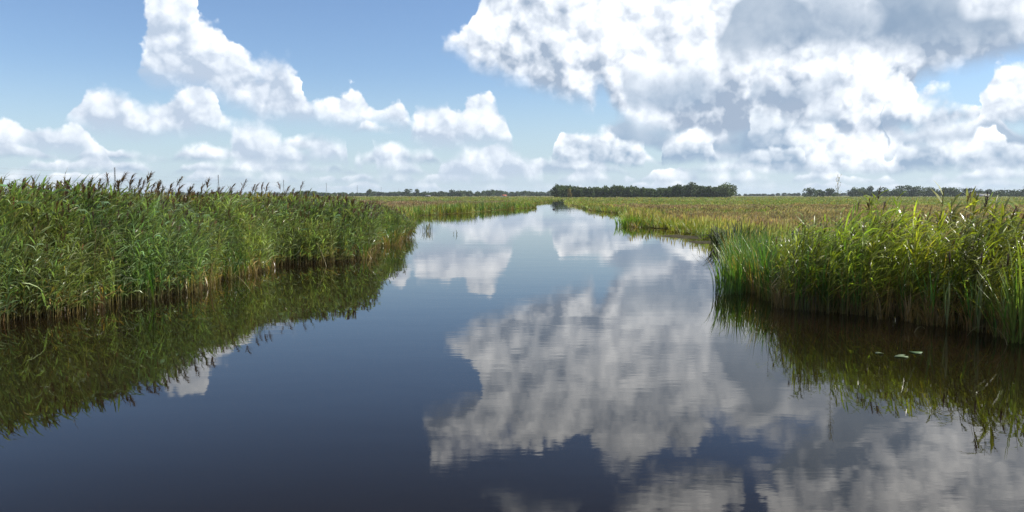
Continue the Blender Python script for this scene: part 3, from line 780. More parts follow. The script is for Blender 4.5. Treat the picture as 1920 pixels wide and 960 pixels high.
# ================================================================== trees
def tree_mesh(r, h, w, dense=900, green=(0.045, 0.075, 0.022), lobes=9, low=0.12, leafsize=0.55, yel=0.0):
    """crown: many small leaf faces in uneven lobes; trunk with limbs"""
    s = Soup(); t = Soup()
    cen = []
    for i in range(lobes):
        a = r.uniform(0, 6.28); rr = w * 0.30 * math.sqrt(r.random()); z = h * r.uniform(0.30, 0.80)
        cen.append((rr * math.cos(a) * 1.2, rr * math.sin(a), z, w * r.uniform(0.17, 0.30), h * r.uniform(0.13, 0.22)))
    cen.append((0, 0, h * 0.80, w * 0.24, h * 0.19))
    for a in np.linspace(0, 6.28, 6)[:-1]: cen.append((w * 0.30 * math.cos(a), w * 0.30 * math.sin(a), h * r.uniform(low + 0.1, 0.42), w * 0.22, h * 0.17))
    cen = np.array(cen); tone = r.uniform(0.6, 1.5, len(cen))
    k = r.integers(0, len(cen), dense)
    u = r.normal(0, 1, (dense, 3)); u /= np.linalg.norm(u, axis=1)[:, None]; u *= (r.uniform(0.45, 1.06, dense) ** 0.6)[:, None]
    P = cen[k, :3] + u * np.stack([cen[k, 3], cen[k, 3], cen[k, 4]], 1)
    P[:, 2] = np.maximum(P[:, 2], h * low * r.uniform(0.2, 1.0, dense))
    e1 = r.normal(0, 1, (dense, 3)); e1 /= np.linalg.norm(e1, axis=1)[:, None]
    e2 = np.cross(e1, r.normal(0, 1, (dense, 3))); e2 /= np.linalg.norm(e2, axis=1)[:, None]
    sz = (leafsize * r.uniform(0.6, 1.4, dense))[:, None]
    V = np.stack([P - e1 * sz, P + e2 * sz * 0.7, P + e1 * sz, P - e2 * sz * 0.7], 1).reshape(-1, 3)
    b = np.arange(dense)[:, None] * 4
    T = np.concatenate([b + np.array([[0, 1, 2]]), b + np.array([[0, 2, 3]])], 0)
    c = np.array(green)[None] * (tone[k] * r.uniform(0.75, 1.25, dense))[:, None]
    ye = r.random(dense) < yel
    c[ye] = np.array((0.22, 0.16, 0.03)) * r.uniform(0.7, 1.2, (ye.sum(), 1))
    s.add(V, T, np.repeat(c, 4, 0))
    V, T = tube([(0, 0, -0.3), (0.05, 0, h * 0.2), (0, 0.05, h * 0.5), (0.1, 0, h * 0.75)], [h * 0.030, h * 0.024, h * 0.015, h * 0.006], 7)
    t.add(V, T, (0.09, 0.07, 0.05))
    for q in cen[:7]:
        V, T = tube([(0, 0, h * 0.25), (q[0] * 0.6, q[1] * 0.6, q[2] * 0.75), (q[0], q[1], q[2])], [h * 0.012, h * 0.008, h * 0.003], 4)
        t.add(V, T, (0.09, 0.07, 0.05))
    return s.get(), t.get()


def lone_tree(x, y, h, w, label, seed, green=(0.045, 0.075, 0.022), group=None, **kw):
    r = np.random.default_rng(seed)
    root = empty('tree', (x, y, ZL - 0.1), 0.0)
    (V, T, C), (V2, T2, C2) = tree_mesh(r, h, w, green=green, **kw)
    V = V * np.array((1.05, 1.05, 1.18)); mesh_obj('crown', V, T, M_TREE, C, root, False)
    mesh_obj('trunk', V2, T2, M_BARK, None, root)
    tag(root, label, 'tree', group)
    return root


def tree_mass(name, label, spots, protos, kind='stuff', tint=(1, 1, 1)):
    s = Soup()
    for (x, y, sx, sz) in spots:
        (V, T, C), (V2, T2, C2) = protos[rng.integers(0, len(protos))]
        a = rng.uniform(0, 6.28); c_, s_ = math.cos(a), math.sin(a)
        for VV, TT, CC in ((V, T, C), (V2, T2, C2)):
            W = np.stack([(VV[:, 0] * c_ - VV[:, 1] * s_) * sx + x, (VV[:, 0] * s_ + VV[:, 1] * c_) * sx + y, VV[:, 2] * sz + ZL - 0.1], 1)
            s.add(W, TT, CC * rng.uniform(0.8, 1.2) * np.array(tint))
    return tag(s.obj(name, M_TREE, None, False), label, 'trees', kind=kind)


PX = lambda px, D: (px - 960) / 1507.0 * D      # metres to the right for a bearing, used for the horizon features
r1 = np.random.default_rng(21)
PROTO = [tree_mesh(r1, 10.0, 8.0, 620, (0.060, 0.092, 0.026), 9, 0.06, 0.62) for _ in range(6)]
# the long wood right of the canal's end, 720 m off
spots = []
D = 720
for px in np.arange(1043, 1372, 6.5):
    for row_ in range(3):
        top = 10.2 + 0.9 * math.sin(px * 0.05) + (0.9 if 1055 < px < 1090 else 0) + (0.7 if px > 1270 else 0) - (0.5 if 1210 < px < 1260 else 0)
        spots.append((PX(px + rng.uniform(-3, 3), D) , D + row_ * 9 + rng.uniform(-3, 3), rng.uniform(0.7, 1.0), top / 10 * rng.uniform(0.80, 1.08)))
tree_mass('wood', 'long dark green wood standing beyond the end of the canal', spots, PROTO)
lone_tree(PX(1362, 705), 705, 11.6, 17.0, 'broad pale green rounded tree at the right end of the long wood', 31, (0.085, 0.115, 0.04), lobes=14, dense=1900, leafsize=0.6)
lone_tree(PX(1043, 712), 712, 10.6, 9.0, 'dark tree at the left end of the long wood', 32, (0.05, 0.08, 0.022), dense=1100)
lone_tree(PX(1068, 706), 706, 7.0, 4.5, 'small yellowing tree in front of the long wood', 33, (0.13, 0.12, 0.03), dense=500, yel=0.5, leafsize=0.45)
lone_tree(PX(1294, 716), 716, 12.6, 10.0, 'tree with thin crown rising above the right half of the long wood', 34, (0.05, 0.075, 0.025), dense=700)

# tree line on the right, about 1 km off: separate crowns
GR2 = (0.048, 0.078, 0.030)
for i, (px, dd, h, w, lab) in enumerate([
    (1518, 1000, 10.5, 17, 'round topped dark tree standing alone left of the tall weed'),
    (1534, 1010, 8.2, 14, 'lower tree joined to the right side of the lone round tree'),
    (1556, 1000, 9.6, 13, 'rounded tree behind the top of the tall weed'),
    (1600, 980, 10.8, 17, 'dark rounded tree at the left end of the right tree belt'),
    (1616, 985, 10.4, 15, 'dark flat topped tree just right of the belt end tree'),
    (1630, 990, 12.2, 11, 'narrow tree rising highest near the left end of the right belt'),
    (1654, 990, 10.8, 16, 'tree with open crown beside the gap in the right belt'),
    (1684, 980, 12.0, 20, 'broad dark tree right of the gap in the right belt'),
    (1698, 990, 12.6, 18, 'tallest broad crown in the middle of the right belt'),
    (1718, 985, 11.6, 20, 'smooth dark crown right of the tallest crown in the belt'),
    (1740, 990, 11.0, 20, 'dark crown in the even stretch of the right belt'),
    (1764, 985, 10.8, 20, 'dark crown at the right end of the even stretch of the belt'),
    (1784, 990, 10.6, 19, 'paler crown where the right belt starts to drop'),
    (1806, 1000, 9.8, 18, 'dark crown left of the grey barn'),
    (1832, 1030, 9.0, 20, 'rounded crown right behind the grey barn'),
    (1852, 1030, 8.8, 15, 'crown behind the white gable of the barn'),
    (1874, 1010, 8.0, 20, 'low pale tree right of the barn'),
    (1898, 1010, 8.4, 20, 'low dark tree near the right edge of the view'),
    (1922, 1010, 8.8, 20, 'tree cut off by the right edge of the view')]):
    lone_tree(PX(px, dd), dd, h, w, lab, 100 + i, GR2 if i % 3 else (0.055, 0.082, 0.032), 'trees of the right horizon', dense=760, lobes=11, leafsize=0.75, low=0.04)
# tree line on the left, 1.2 to 1.5 km off
for i, (px, dd, h, w, lab) in enumerate([
    (694, 1250, 10.2, 13, 'dark round tree rising over the reeds in the left tree line'),
    (764, 1250, 10.4, 15, 'tall dark tree left of the umbrella shaped tree'),
    (782, 1240, 10.6, 10, 'umbrella shaped tree in the left tree line'),
    (800, 1260, 8.0, 16, 'lower pale tree right of the umbrella shaped tree'),
    (826, 1260, 7.6, 18, 'pale low tree in the middle of the left tree line'),
    (848, 1250, 9.4, 13, 'left one of the paired taller trees before the far wood'),
    (862, 1250, 9.0, 13, 'right one of the paired taller trees before the far wood')]):
    lone_tree(PX(px, dd), dd, h, w, lab, 140 + i, GR2 if i % 2 else (0.06, 0.085, 0.035), 'trees of the left horizon', dense=700, lobes=10, leafsize=0.75, low=0.04)
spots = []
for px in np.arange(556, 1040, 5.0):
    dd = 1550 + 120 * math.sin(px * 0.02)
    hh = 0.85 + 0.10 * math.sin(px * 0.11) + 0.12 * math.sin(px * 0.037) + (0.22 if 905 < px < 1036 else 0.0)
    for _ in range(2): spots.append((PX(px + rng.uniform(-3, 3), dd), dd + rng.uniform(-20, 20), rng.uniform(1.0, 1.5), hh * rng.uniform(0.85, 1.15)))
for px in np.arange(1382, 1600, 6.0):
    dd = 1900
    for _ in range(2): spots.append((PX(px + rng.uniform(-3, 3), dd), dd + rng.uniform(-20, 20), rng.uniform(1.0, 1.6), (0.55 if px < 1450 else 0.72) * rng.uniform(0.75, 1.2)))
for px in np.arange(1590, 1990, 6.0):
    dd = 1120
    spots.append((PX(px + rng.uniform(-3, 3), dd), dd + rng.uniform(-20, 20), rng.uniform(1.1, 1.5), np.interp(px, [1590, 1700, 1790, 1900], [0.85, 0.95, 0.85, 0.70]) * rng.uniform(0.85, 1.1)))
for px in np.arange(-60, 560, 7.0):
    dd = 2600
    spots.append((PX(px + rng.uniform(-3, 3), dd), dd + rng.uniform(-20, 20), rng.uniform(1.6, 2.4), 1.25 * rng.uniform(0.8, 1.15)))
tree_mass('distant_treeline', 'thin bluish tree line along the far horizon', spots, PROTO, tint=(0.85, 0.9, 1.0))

# ================================================================== farm buildings
def box(s, x0, x1, y0, y1, z0, z1, c=(1, 1, 1)):
    V = [(x, y, z) for z in (z0, z1) for y in (y0, y1) for x in (x0, x1)]
    Q = [(0, 2, 3, 1), (4, 5, 7, 6), (0, 1, 5, 4), (2, 6, 7, 3), (0, 4, 6, 2), (1, 3, 7, 5)]
    s.add(V, [t for q in Q for t in ((q[0], q[1], q[2]), (q[0], q[2], q[3]))], c)


def house(name, label, cat, loc, rz, lx, ly, hw, hr, m_wall, m_roof, m_door, doors, windows=()):
    root = empty(name, loc, rz); tag(root, label, cat)
    s = Soup(); box(s, -lx / 2, lx / 2, -ly / 2, ly / 2, 0, hw); s.obj('wall', m_wall, root, False)
    for sx in (-1, 1):
        g = Soup(); x = sx * lx / 2
        g.add([(x, -ly / 2, hw), (x, ly / 2, hw), (x, 0, hr), (x - sx * 0.2, -ly / 2, hw), (x - sx * 0.2, ly / 2, hw), (x - sx * 0.2, 0, hr)],
              [(0, 1, 2), (3, 5, 4), (0, 2, 5), (0, 5, 3), (1, 4, 5), (1, 5, 2)], (1, 1, 1))
        g.obj('gable', m_wall, root, False)
    for sy in (-1, 1):
        g = Soup(); o = 0.35; th = 0.14
        y0, z0 = sy * (ly / 2 + o), hw - o * (hr - hw) / (ly / 2)
        V = [(-lx / 2 - o, y0, z0 + 0.02), (lx / 2 + o, y0, z0 + 0.02), (lx / 2 + o, 0, hr + 0.02), (-lx / 2 - o, 0, hr + 0.02)]
        V += [(a, b, c + th) for a, b, c in V]
        Q = [(0, 1, 2, 3), (4, 7, 6, 5), (0, 4, 5, 1), (1, 5, 6, 2), (3, 2, 6, 7), (0, 3, 7, 4)]
        g.add(V, [t for q in Q for t in ((q[0], q[1], q[2]), (q[0], q[2], q[3]))], (1, 1, 1)); g.obj('roof_slope', m_roof, root, False)
    for (x, wd, hd) in doors:
        g = Soup(); box(g, x - wd / 2, x + wd / 2, -ly / 2 - 0.08, -ly / 2 + 0.05, 0, hd); g.obj('door', m_door, root, False)
    for (x, z, wd, hd) in windows:
        g = Soup(); box(g, x - wd / 2, x + wd / 2, -ly / 2 - 0.06, -ly / 2 + 0.05, z, z + hd); g.obj('window', m_door, root, False)
    return root


M_SHEET = plain_mat('grey_sheet_roof', (0.17, 0.17, 0.185), 0.55, 0.12, 0.6)
M_WHITE = plain_mat('white_paint', (0.55, 0.55, 0.54), 0.7, 0.05, 0.5)
M_TILE = plain_mat('red_tile', (0.32, 0.09, 0.05), 0.8, 0.2, 1.0)
M_DARK = plain_mat('dark_opening', (0.03, 0.03, 0.035), 0.4, 0.2, 1.0)
house('barn', 'low grey roofed barn with white gable before the right trees', 'barn', (PX(1838, 960), 960, 0.1), R(-24), 15, 9, 1.6, 3.9, M_WHITE, M_SHEET, M_DARK, [(-4, 2.4, 1.4), (3, 2.4, 1.4)])
house('farmhouse', 'tiny white house with red roof before the far left wood', 'house', (PX(945, 1230), 1230, 0.1), R(20), 7, 5, 1.5, 3.0, M_WHITE, M_TILE, M_DARK, [(0, 1.0, 2.0)], [(-2.6, 0.9, 1.1, 1.0), (2.6, 0.9, 1.1, 1.0)])
house('shed', 'tiny pale shed among the trees of the left tree line', 'shed', (PX(803, 1215), 1215, 0.1), R(-10), 7, 4, 1.4, 2.3, M_SHEET, M_SHEET, M_DARK, [(0, 2.2, 1.8)])

# ================================================================== power line
def pylon_parts(h):
    """lattice tower: four tapering legs, cross bracing, three pairs of arms"""
    legs = []; bw, tw = h * 0.085, h * 0.014
    def w(z): return bw + (tw - bw) * min(1, z / (h * 0.62)) ** 0.8 if z < h * 0.62 else tw
    zs = np.linspace(0, h, 13)
    for sx in (-1, 1):
        for sy in (-1, 1):
            legs.append(tube([(sx * w(z), sy * w(z), z) for z in zs], [0.17] * len(zs), 4))
    br = Soup()
    for a, b in zip(zs[:-1], zs[1:]):
        for sy in (-1, 1):
            for s_ in (-1, 1):
                V, T = tube([(-s_ * w(a), sy * w(a), a), (s_ * w(b), sy * w(b), b)], [0.075] * 2, 3); br.add(V, T, (1, 1, 1))
                V, T = tube([(sy * w(a), -s_ * w(a), a), (sy * w(b), s_ * w(b), b)], [0.075] * 2, 3); br.add(V, T, (1, 1, 1))
    arms = []
    for z, L in ((0.62, 0.15), (0.76, 0.19), (0.90, 0.13)):
        a = Soup()
        for s_ in (-1, 1):
            for zz in (z, z + 0.035):
                V, T = tube([(0, -0.3, h * zz), (s_ * h * L, 0, h * z)], [0.13, 0.10], 4); a.add(V, T, (1, 1, 1))
                V, T = tube([(0, 0.3, h * zz), (s_ * h * L, 0, h * z)], [0.13, 0.10], 4); a.add(V, T, (1, 1, 1))
        arms.append((a.get(), z, L))
    return legs, br.get(), arms

legs, br, arms = pylon_parts(40.0)
PLINE = [(-534, 690), (-536, 1090), (-542, 1490), (-552, 1950), (-566, 2460), (-587, 3060), (-600, 3700), (-612, 4350)]
plab = ['', 'nearest and tallest lattice pylon above the plumed reeds on the left', 'second pylon of the line, right of the tallest reed plumes',
        'third pylon of the line from the left', 'fourth pylon of the line from the left', 'fifth pylon of the line, just left of the round tree',
        'sixth pylon of the line, small and faint', 'last and smallest pylon of the line on the left']
me_cache = {}
def pylon(x, y, label, sc_=1.0, rz=0.0, group='pylons of the power line'):
    root = empty('pylon', (x, y, 0.0), rz); root.scale = (sc_,) * 3
    tag(root, label, 'pylon', group)
    if not me_cache:
        me_cache['leg'] = [mesh_obj('leg', V, T, M_STEEL, None, root, False).data for V, T in legs]
        me_cache['bracing'] = mesh_obj('bracing', br[0], br[1], M_STEEL, None, root, False).data
        me_cache['arm'] = [mesh_obj('cross_arm', a[0][0], a[0][1], M_STEEL, None, root, False).data for a in arms]
    else:
        for me in me_cache['leg']: link_mesh('leg', me, root)
        link_mesh('bracing', me_cache['bracing'], root)
        for me in me_cache['arm']: link_mesh('cross_arm', me, root)
    return root
for (x, y), lab in list(zip(PLINE, plab))[1:]: pylon(x, y, lab)
pylon(PX(1881, 3000), 3000, 'distant pylon over the low trees right of the barn', 0.75, 0.6, 'pylons on the right horizon')
pylon(PX(1915, 2600), 2600, 'distant pylon at the far right edge', 0.8, 0.6, 'pylons on the right horizon')
# conductors: one cable per arm end along the whole line, sagging between towers
ci = 0
wl = {(0.62, -1): 'lowest power cable on the left side of the pylons', (0.62, 1): 'lowest power cable on the right side of the pylons',
      (0.76, -1): 'middle power cable on the left side of the pylons', (0.76, 1): 'middle power cable on the right side of the pylons',
      (0.90, -1): 'top power cable on the left side of the pylons', (0.90, 1): 'top power cable on the right side of the pylons'}
for _, z, L in arms:
    for s_ in (-1, 1):
        pts = []
        for (xa, ya), (xb, yb) in zip(PLINE[:4], PLINE[1:5]):
            for t in np.linspace(0, 1, 14)[:-1]:
                pts.append((xa + (xb - xa) * t + s_ * 40 * L, ya + (yb - ya) * t, 40 * z - 5.0 * 4 * t * (1 - t) - 0.6))
        # ring across x/z since the line runs away from the viewer
        V = []; T = []
        for i, q in enumerate(pts):
            for j in range(3):
                a = 2.094 * j; V.append((q[0] + 0.045 * math.cos(a), q[1], q[2] + 0.045 * math.sin(a)))
        for i in range(len(pts) - 1):
            for j in range(3):
                a, b = i * 3 + j, i * 3 + (j + 1) % 3; T += [(a, b, b + 3), (a, b + 3, a + 3)]
        tag(mesh_obj('power_cable', V, T, M_STEEL), wl[(z, s_)], 'cable', 'cables of the power line')

# ================================================================== single plants
def leaf_data(name, seed, L, w, e0, e1, c, n=4, mat=M_REED):
    r = np.random.default_rng(seed)
    V, T = leaf((0, 0, 0), 0.0, e0, e1, L, w, n)
    o = mesh_obj(name, V, T, mat, np.tile(np.array(c), (len(V), 1))); me = o.data
    bpy.data.objects.remove(o); return me

rs = np.random.default_rng(77)
LEAVES = [leaf_data('leaf', i, rs.uniform(0.35, 0.6), rs.uniform(0.013, 0.02), rs.uniform(45, 75), rs.uniform(-40, 15), jit(GL, rs, 0.2)) for i in range(8)]
DRYLEAVES = [leaf_data('leaf', i, rs.uniform(0.25, 0.4), rs.uniform(0.008, 0.012), rs.uniform(35, 60), rs.uniform(-70, 0), jit((0.30, 0.22, 0.10), rs, 0.2)) for i in range(4)]
def plume_mesh(r, c, n=34, L=0.34, thin=1.15):
    s = Soup()
    V, T = tube([(0, 0, 0), (0.03, 0, 0.16), (0.09, -0.01, 0.30)], [0.004, 0.003, 0.001], 3); s.add(V, T, np.array(c) * 1.2)
    for i in range(n):
        t = i / n; p0 = (0.09 * t * t, -0.01 * t, 0.30 * t)
        az = WIND + r.normal(0, 0.75); e0 = r.uniform(45, 80)
        V, T = leaf(p0, az, e0, e0 - r.uniform(30, 90), L * r.uniform(0.5, 1.0) * (1.05 - 0.6 * t), r.uniform(0.005, 0.010) * thin, 3)
        s.add(V, T, np.array(c) * r.uniform(0.7, 1.4))
    return s
PLUMES = []
for i in range(5):
    o = plume_mesh(rs, (0.115, 0.07, 0.055)).obj('plume', M_REED); PLUMES.append(o.data); bpy.data.objects.remove(o)
OLDPLUMES = []
for i in range(2):
    o = plume_mesh(rs, (0.24, 0.20, 0.15), 9, 0.16, 0.7).obj('plume', M_REED); OLDPLUMES.append(o.data); bpy.data.objects.remove(o)
def stem_mesh(h, bend, c0, c1, rad=0.006):
    V, T = tube([(bend * t * t, -0.1 * bend * t, h * t) for t in (0, 0.33, 0.66, 1)], [rad * 1.3, rad * 1.2, rad, rad * 0.5], 5)
    C = np.repeat(np.array([c0, np.array(c0) * 0.5 + np.array(c1) * 0.5, c1, c1]), 5, 0)
    o = mesh_obj('stem', V, T, M_REED, C); me = o.data; bpy.data.objects.remove(o); return me
STEMS = [(stem_mesh(2.6, b, (0.28, 0.19, 0.075), (0.17, 0.18, 0.06)), b) for b in (0.10, 0.22, 0.34)]

def single_reed(x, y, h, label, group, leaves=LEAVES, plumes=PLUMES, nleaf=9, stem=None, lo=0.4):
    sx = h / 2.6
    root = empty('reed', (x, y, -0.04), rs.normal(0, 0.35)); tag(root, label, 'reed', group)
    me, b = stem or STEMS[rs.integers(0, 3)]
    st = link_mesh('stem', me, root); st.scale = (1, 1, sx)
    for i in range(nleaf):
        t = lo + (0.96 - lo) * (i + rs.uniform(0, 0.7)) / nleaf
        lf = link_mesh('leaf', leaves[rs.integers(0, len(leaves))], root)
        lf.location = (b * t * t, -0.1 * b * t, h * t); lf.rotation_euler = (rs.normal(0, 0.25), 0, WIND + rs.normal(0, 0.9))
    if plumes:
        pm_ = link_mesh('plume', plumes[rs.integers(0, len(plumes))], root)
        pm_.location = (b, -0.1 * b, h - 0.02); pm_.rotation_euler = (rs.normal(0, 0.15), rs.uniform(0.0, 0.35), rs.normal(0, 0.4))
    return root

GRP = 'plumed reeds standing above the skyline'
cnt = 0
for px in list(np.linspace(136, 330, 24)) + list(np.linspace(345, 560, 15)):
    px = px + rs.uniform(-4, 4)
    d0 = np.interp(px, [0, 100, 200, 300, 400, 470, 560], [15.4, 16.4, 18.0, 19.5, 23.0, 25.5, 29.5]) + rs.uniform(1.6, 3.4)
    ztop = 2.4 + (366 - (np.interp(px, [130, 200, 300, 335, 420, 560], [352, 338, 340, 350, 355, 358]) - 9 + rs.uniform(-11, 9))) / 1507 * d0
    if px < 338: single_reed(PX(px, d0), d0, ztop - 0.3, 'reed with dark brown plume in the tallest cluster above the left bed', GRP)
    else: single_reed(PX(px, d0), d0, ztop - 0.3, 'reed with brown plume on the lower skyline right of the tallest cluster', 'plumed reeds on the lower skyline of the left bed')
for px, top, lab in ((56, 326, 'leftmost bare pale stalk with ragged plume against the sky'), (84, 333, 'short pale stalk with drooping dark tuft between two taller ones'), (120, 316, 'tallest bare pale stalk with thin ragged top on the far left')):
    d0 = 17.6 + px * 0.006
    single_reed(PX(px, d0), d0, 2.4 + (366 - top) / 1507 * d0 - 0.2, lab, None, DRYLEAVES, OLDPLUMES, 3, (stem_mesh(2.6, 0.06, (0.33, 0.27, 0.16), (0.33, 0.28, 0.18), 0.005), 0.06), 0.6)

# clumps of sword leaves: each clump one plant with its blades as parts
def clump(name, label, cat, loc, n, h, rad, seed, green, w=0.013, droop=40, lean=(0, 0), meshes=6, dry=0.1):
    r = np.random.default_rng(seed); root = empty(name, loc); tag(root, label, cat)
    ms = []
    for i in range(meshes):
        c = jit(green, r, 0.2) if r.random() > dry else jit((0.26, 0.2, 0.07), r)
        e0 = r.uniform(76, 88); V, T = leaf((0, 0, 0), 0.0, e0, e0 - r.uniform(0.3, 1.5) * droop, h * r.uniform(0.7, 1.05), w * r.uniform(0.8, 1.25), 4)
        o = mesh_obj('blade', V, T, M_GRASS, np.tile(c, (len(V), 1))); ms.append(o.data); bpy.data.objects.remove(o)
    for i in range(n):
        a = r.uniform(0, 6.28); q = rad * math.sqrt(r.random())
        b = link_mesh('blade', ms[i % meshes], root)
        b.location = (q * math.cos(a) * 1.3, q * math.sin(a), 0); b.rotation_euler = (lean[1] + r.normal(0, 0.1), lean[0] + r.normal(0, 0.1), a + r.normal(0, 0.7))
        k = r.uniform(0.65, 1.1); b.scale = (k, k, k)
    return root
G_BRIGHT = (0.135, 0.195, 0.04)
clump('sword_leaf_clump', 'bright green sword leaf clump leaning over the water at the tip of the right bed', 'water plant', (5.95, 20.2, -0.04), 150, 1.3, 0.6, 1, G_BRIGHT, 0.014, 38, (-0.16, 0))
clump('sword_leaf_clump', 'darker sword leaf clump nearest the open water, its blades arching left', 'water plant', (5.35, 19.5, -0.04), 80, 1.15, 0.35, 2, (0.075, 0.15, 0.03), 0.012, 55, (-0.26, 0))
clump('sword_leaf_clump', 'green sword leaf clump behind the leaning clump on the right bank', 'water plant', (7.1, 23.0, -0.02), 100, 1.05, 0.6, 3, (0.10, 0.21, 0.035), 0.014, 35)
clump('sword_leaf_clump', 'tall upright green clump with orange base at the right edge', 'water plant', (8.28, 12.95, -0.04), 46, 1.75, 0.14, 4, (0.14, 0.19, 0.04), 0.013, 26, dry=0.12)
clump('sedge_tussock', 'dark domed sedge tussock at the water behind the right reed bed', 'tussock', (10.35, 37.2, -0.02), 280, 1.9, 0.9, 5, (0.040, 0.050, 0.020), 0.022, 120)
clump('sedge_tussock', 'bright green tussock on the jutting corner of the right bank', 'tussock', (9.1, 62.9, 0.0), 130, 0.95, 0.8, 6, (0.12, 0.21, 0.03), 0.03, 60)
clump('reed_tuft', 'dark reed tuft standing alone in open water off the left bank', 'water plant', (-5.75, 54.0, -0.03), 26, 0.85, 0.34, 7, (0.055, 0.085, 0.03), 0.018, 45)
for x, lab, sd_ in ((-3.58, 'left one of two thin forked stems in open water', 8), (-3.40, 'right one of two thin forked stems in open water', 9)):
    clump('forked_stem', lab, 'water plant', (x, 49.3, -0.03), 3, 0.42, 0.02, sd_, (0.05, 0.07, 0.03), 0.012, 40)

# bulrushes with brown heads
hs = Soup()
V, T = tube([(0, 0, 0), (0, 0, 0.012), (0, 0, 0.10), (0, 0, 0.19), (0, 0, 0.205)], [0.004, 0.014, 0.016, 0.014, 0.004], 8); hs.add(V, T, (0.07, 0.035, 0.018))
o = hs.obj('head', M_REED); HEAD = o.data; bpy.data.objects.remove(o)
V, T = tube([(0, 0, 0), (0.004, 0, 0.16)], [0.004, 0.001], 4)
o = mesh_obj('spike', V, T, M_REED, np.tile(np.array((0.2, 0.15, 0.08)), (len(V), 1))); SPIKE = o.data; bpy.data.objects.remove(o)
for px, D_, zt, lab in ((1783, 14.3, 1.42, 'bulrush with dark brown head left of two near the right edge'), (1843, 13.9, 1.44, 'bulrush with dark brown head middle one of three near the right edge'), (1893, 13.4, 1.46, 'bulrush with dark brown head closest to the right edge')):
    root = empty('bulrush', (PX(px, D_), D_, -0.04)); tag(root, lab, 'bulrush', 'bulrushes in the right bed')
    V, T = tube([(0, 0, 0), (0, 0, zt - 0.2)], [0.007, 0.005], 5)
    mesh_obj('stem', V, T, M_REED, np.tile(np.array((0.15, 0.18, 0.05)), (len(V), 1)), root)
    hd = link_mesh('head', HEAD, root); hd.location = (0, 0, zt - 0.2)
    sp = link_mesh('spike', SPIKE, hd); sp.location = (0, 0, 0.2)
    for i in range(5):
        b = link_mesh('leaf', LEAVES[i], root); b.location = (0, 0, 0.1); b.rotation_euler = (0, -0.25, i * 1.25); b.scale = (0.5, 1, 3.2)

# tall willowherb with curled seed heads
root = empty('tall_weed', (PX(1566, 16.9), 16.9, 0.0)); tag(root, 'tall thin weed with curled seed heads rising above the right horizon', 'weed')
hgt_ = 2.4 + 34 / 1507 * 16.9
V, T = tube([(0, 0, 0), (0.03, 0, 0.9), (0.0, 0, 1.9), (0.04, 0, hgt_)], [0.008, 0.006, 0.004, 0.0015], 6)
mesh_obj('stem', V, T, M_REED, np.tile(np.array((0.16, 0.13, 0.06)), (len(V), 1)), root)
wl_ = leaf_data('leaf', 1, 0.13, 0.012, 35, -30, (0.17, 0.20, 0.07), 3)
for i in range(34):
    t = 0.5 + 0.42 * i / 34
    b = link_mesh('leaf', wl_, root); b.location = (0.02, 0, hgt_ * t); b.rotation_euler = (0, 0, i * 2.4); k = 1.6 - 1.0 * (i / 34); b.scale = (k, k, k)
for i in range(12):
    V, T = [], []
    L = rs.uniform(0.08, 0.19); P_ = bent((0, 0, 0), 0.0, 55, 55 + rs.uniform(10, 90), L, 6)
    V, T = tube(P_, [0.002] * 6 + [0.001], 4)
    o = mesh_obj('seed_branch', V, T, M_REED, np.tile(np.array((0.17, 0.13, 0.09)), (len(V), 1)), root)
    o.location = (0.03, 0, hgt_ * (0.84 + 0.15 * i / 12)); o.rotation_euler = (0, 0, i * 2.4)
    s = Soup()
    for j in range(5):
        q = P_[2 + j] if j < 5 else P_[-1]
        V, T = leaf(tuple(q), rs.uniform(0, 6.28), rs.uniform(-10, 80), rs.uniform(-60, 120), rs.uniform(0.03, 0.07), 0.006, 3); s.add(V, T, np.array((0.30, 0.26, 0.20)) * rs.uniform(0.6, 1.3))
    s.obj('seed_pods', M_REED, o)

# bent stems standing in the water and broken stalks by the banks
def bent_stem(x, y, az, e0, e1, L, label, c=(0.28, 0.24, 0.13), rad=0.006):
    P_ = bent((0, 0, -0.03), az, e0, e1, L, 8)
    V, T = tube(P_, [rad] * 7 + [rad * 0.7, rad * 0.3], 5)
    o = mesh_obj('bent_stalk', V, T, M_REED, np.tile(np.array(c), (len(V), 1))); o.location = (x, y, 0)
    return tag(o, label, 'stalk')
bent_stem(7.05, 13.95, 0.3, 75, -60, 0.32, 'small pale hooked stalk poking from the water below the right bed')
bent_stem(7.95, 12.75, 2.9, 80, -75, 0.85, 'thin pale stalk arching into the water left of the right edge clump')
bent_stem(5.9, 17.2, 2.6, 55, 10, 0.8, 'pale broken stalk slanting out of the tip of the right bed')
bent_stem(-6.6, 20.2, 2.5, 40, 20, 0.75, 'pale broken stalk slanting over the water off the left bed')
bent_stem(-6.25, 27.0, 2.3, 60, 35, 1.1, 'long pale broken stalk before the dark hollow in the left bed')
bent_stem(-5.35, 29.3, 1.0, 70, -30, 1.2, 'arched pale stalk at the corner of the left bed')
bent_stem(-7.3, 22.6, 0.4, 12, 4, 0.9, 'fallen pale stalk lying low by the left bed')

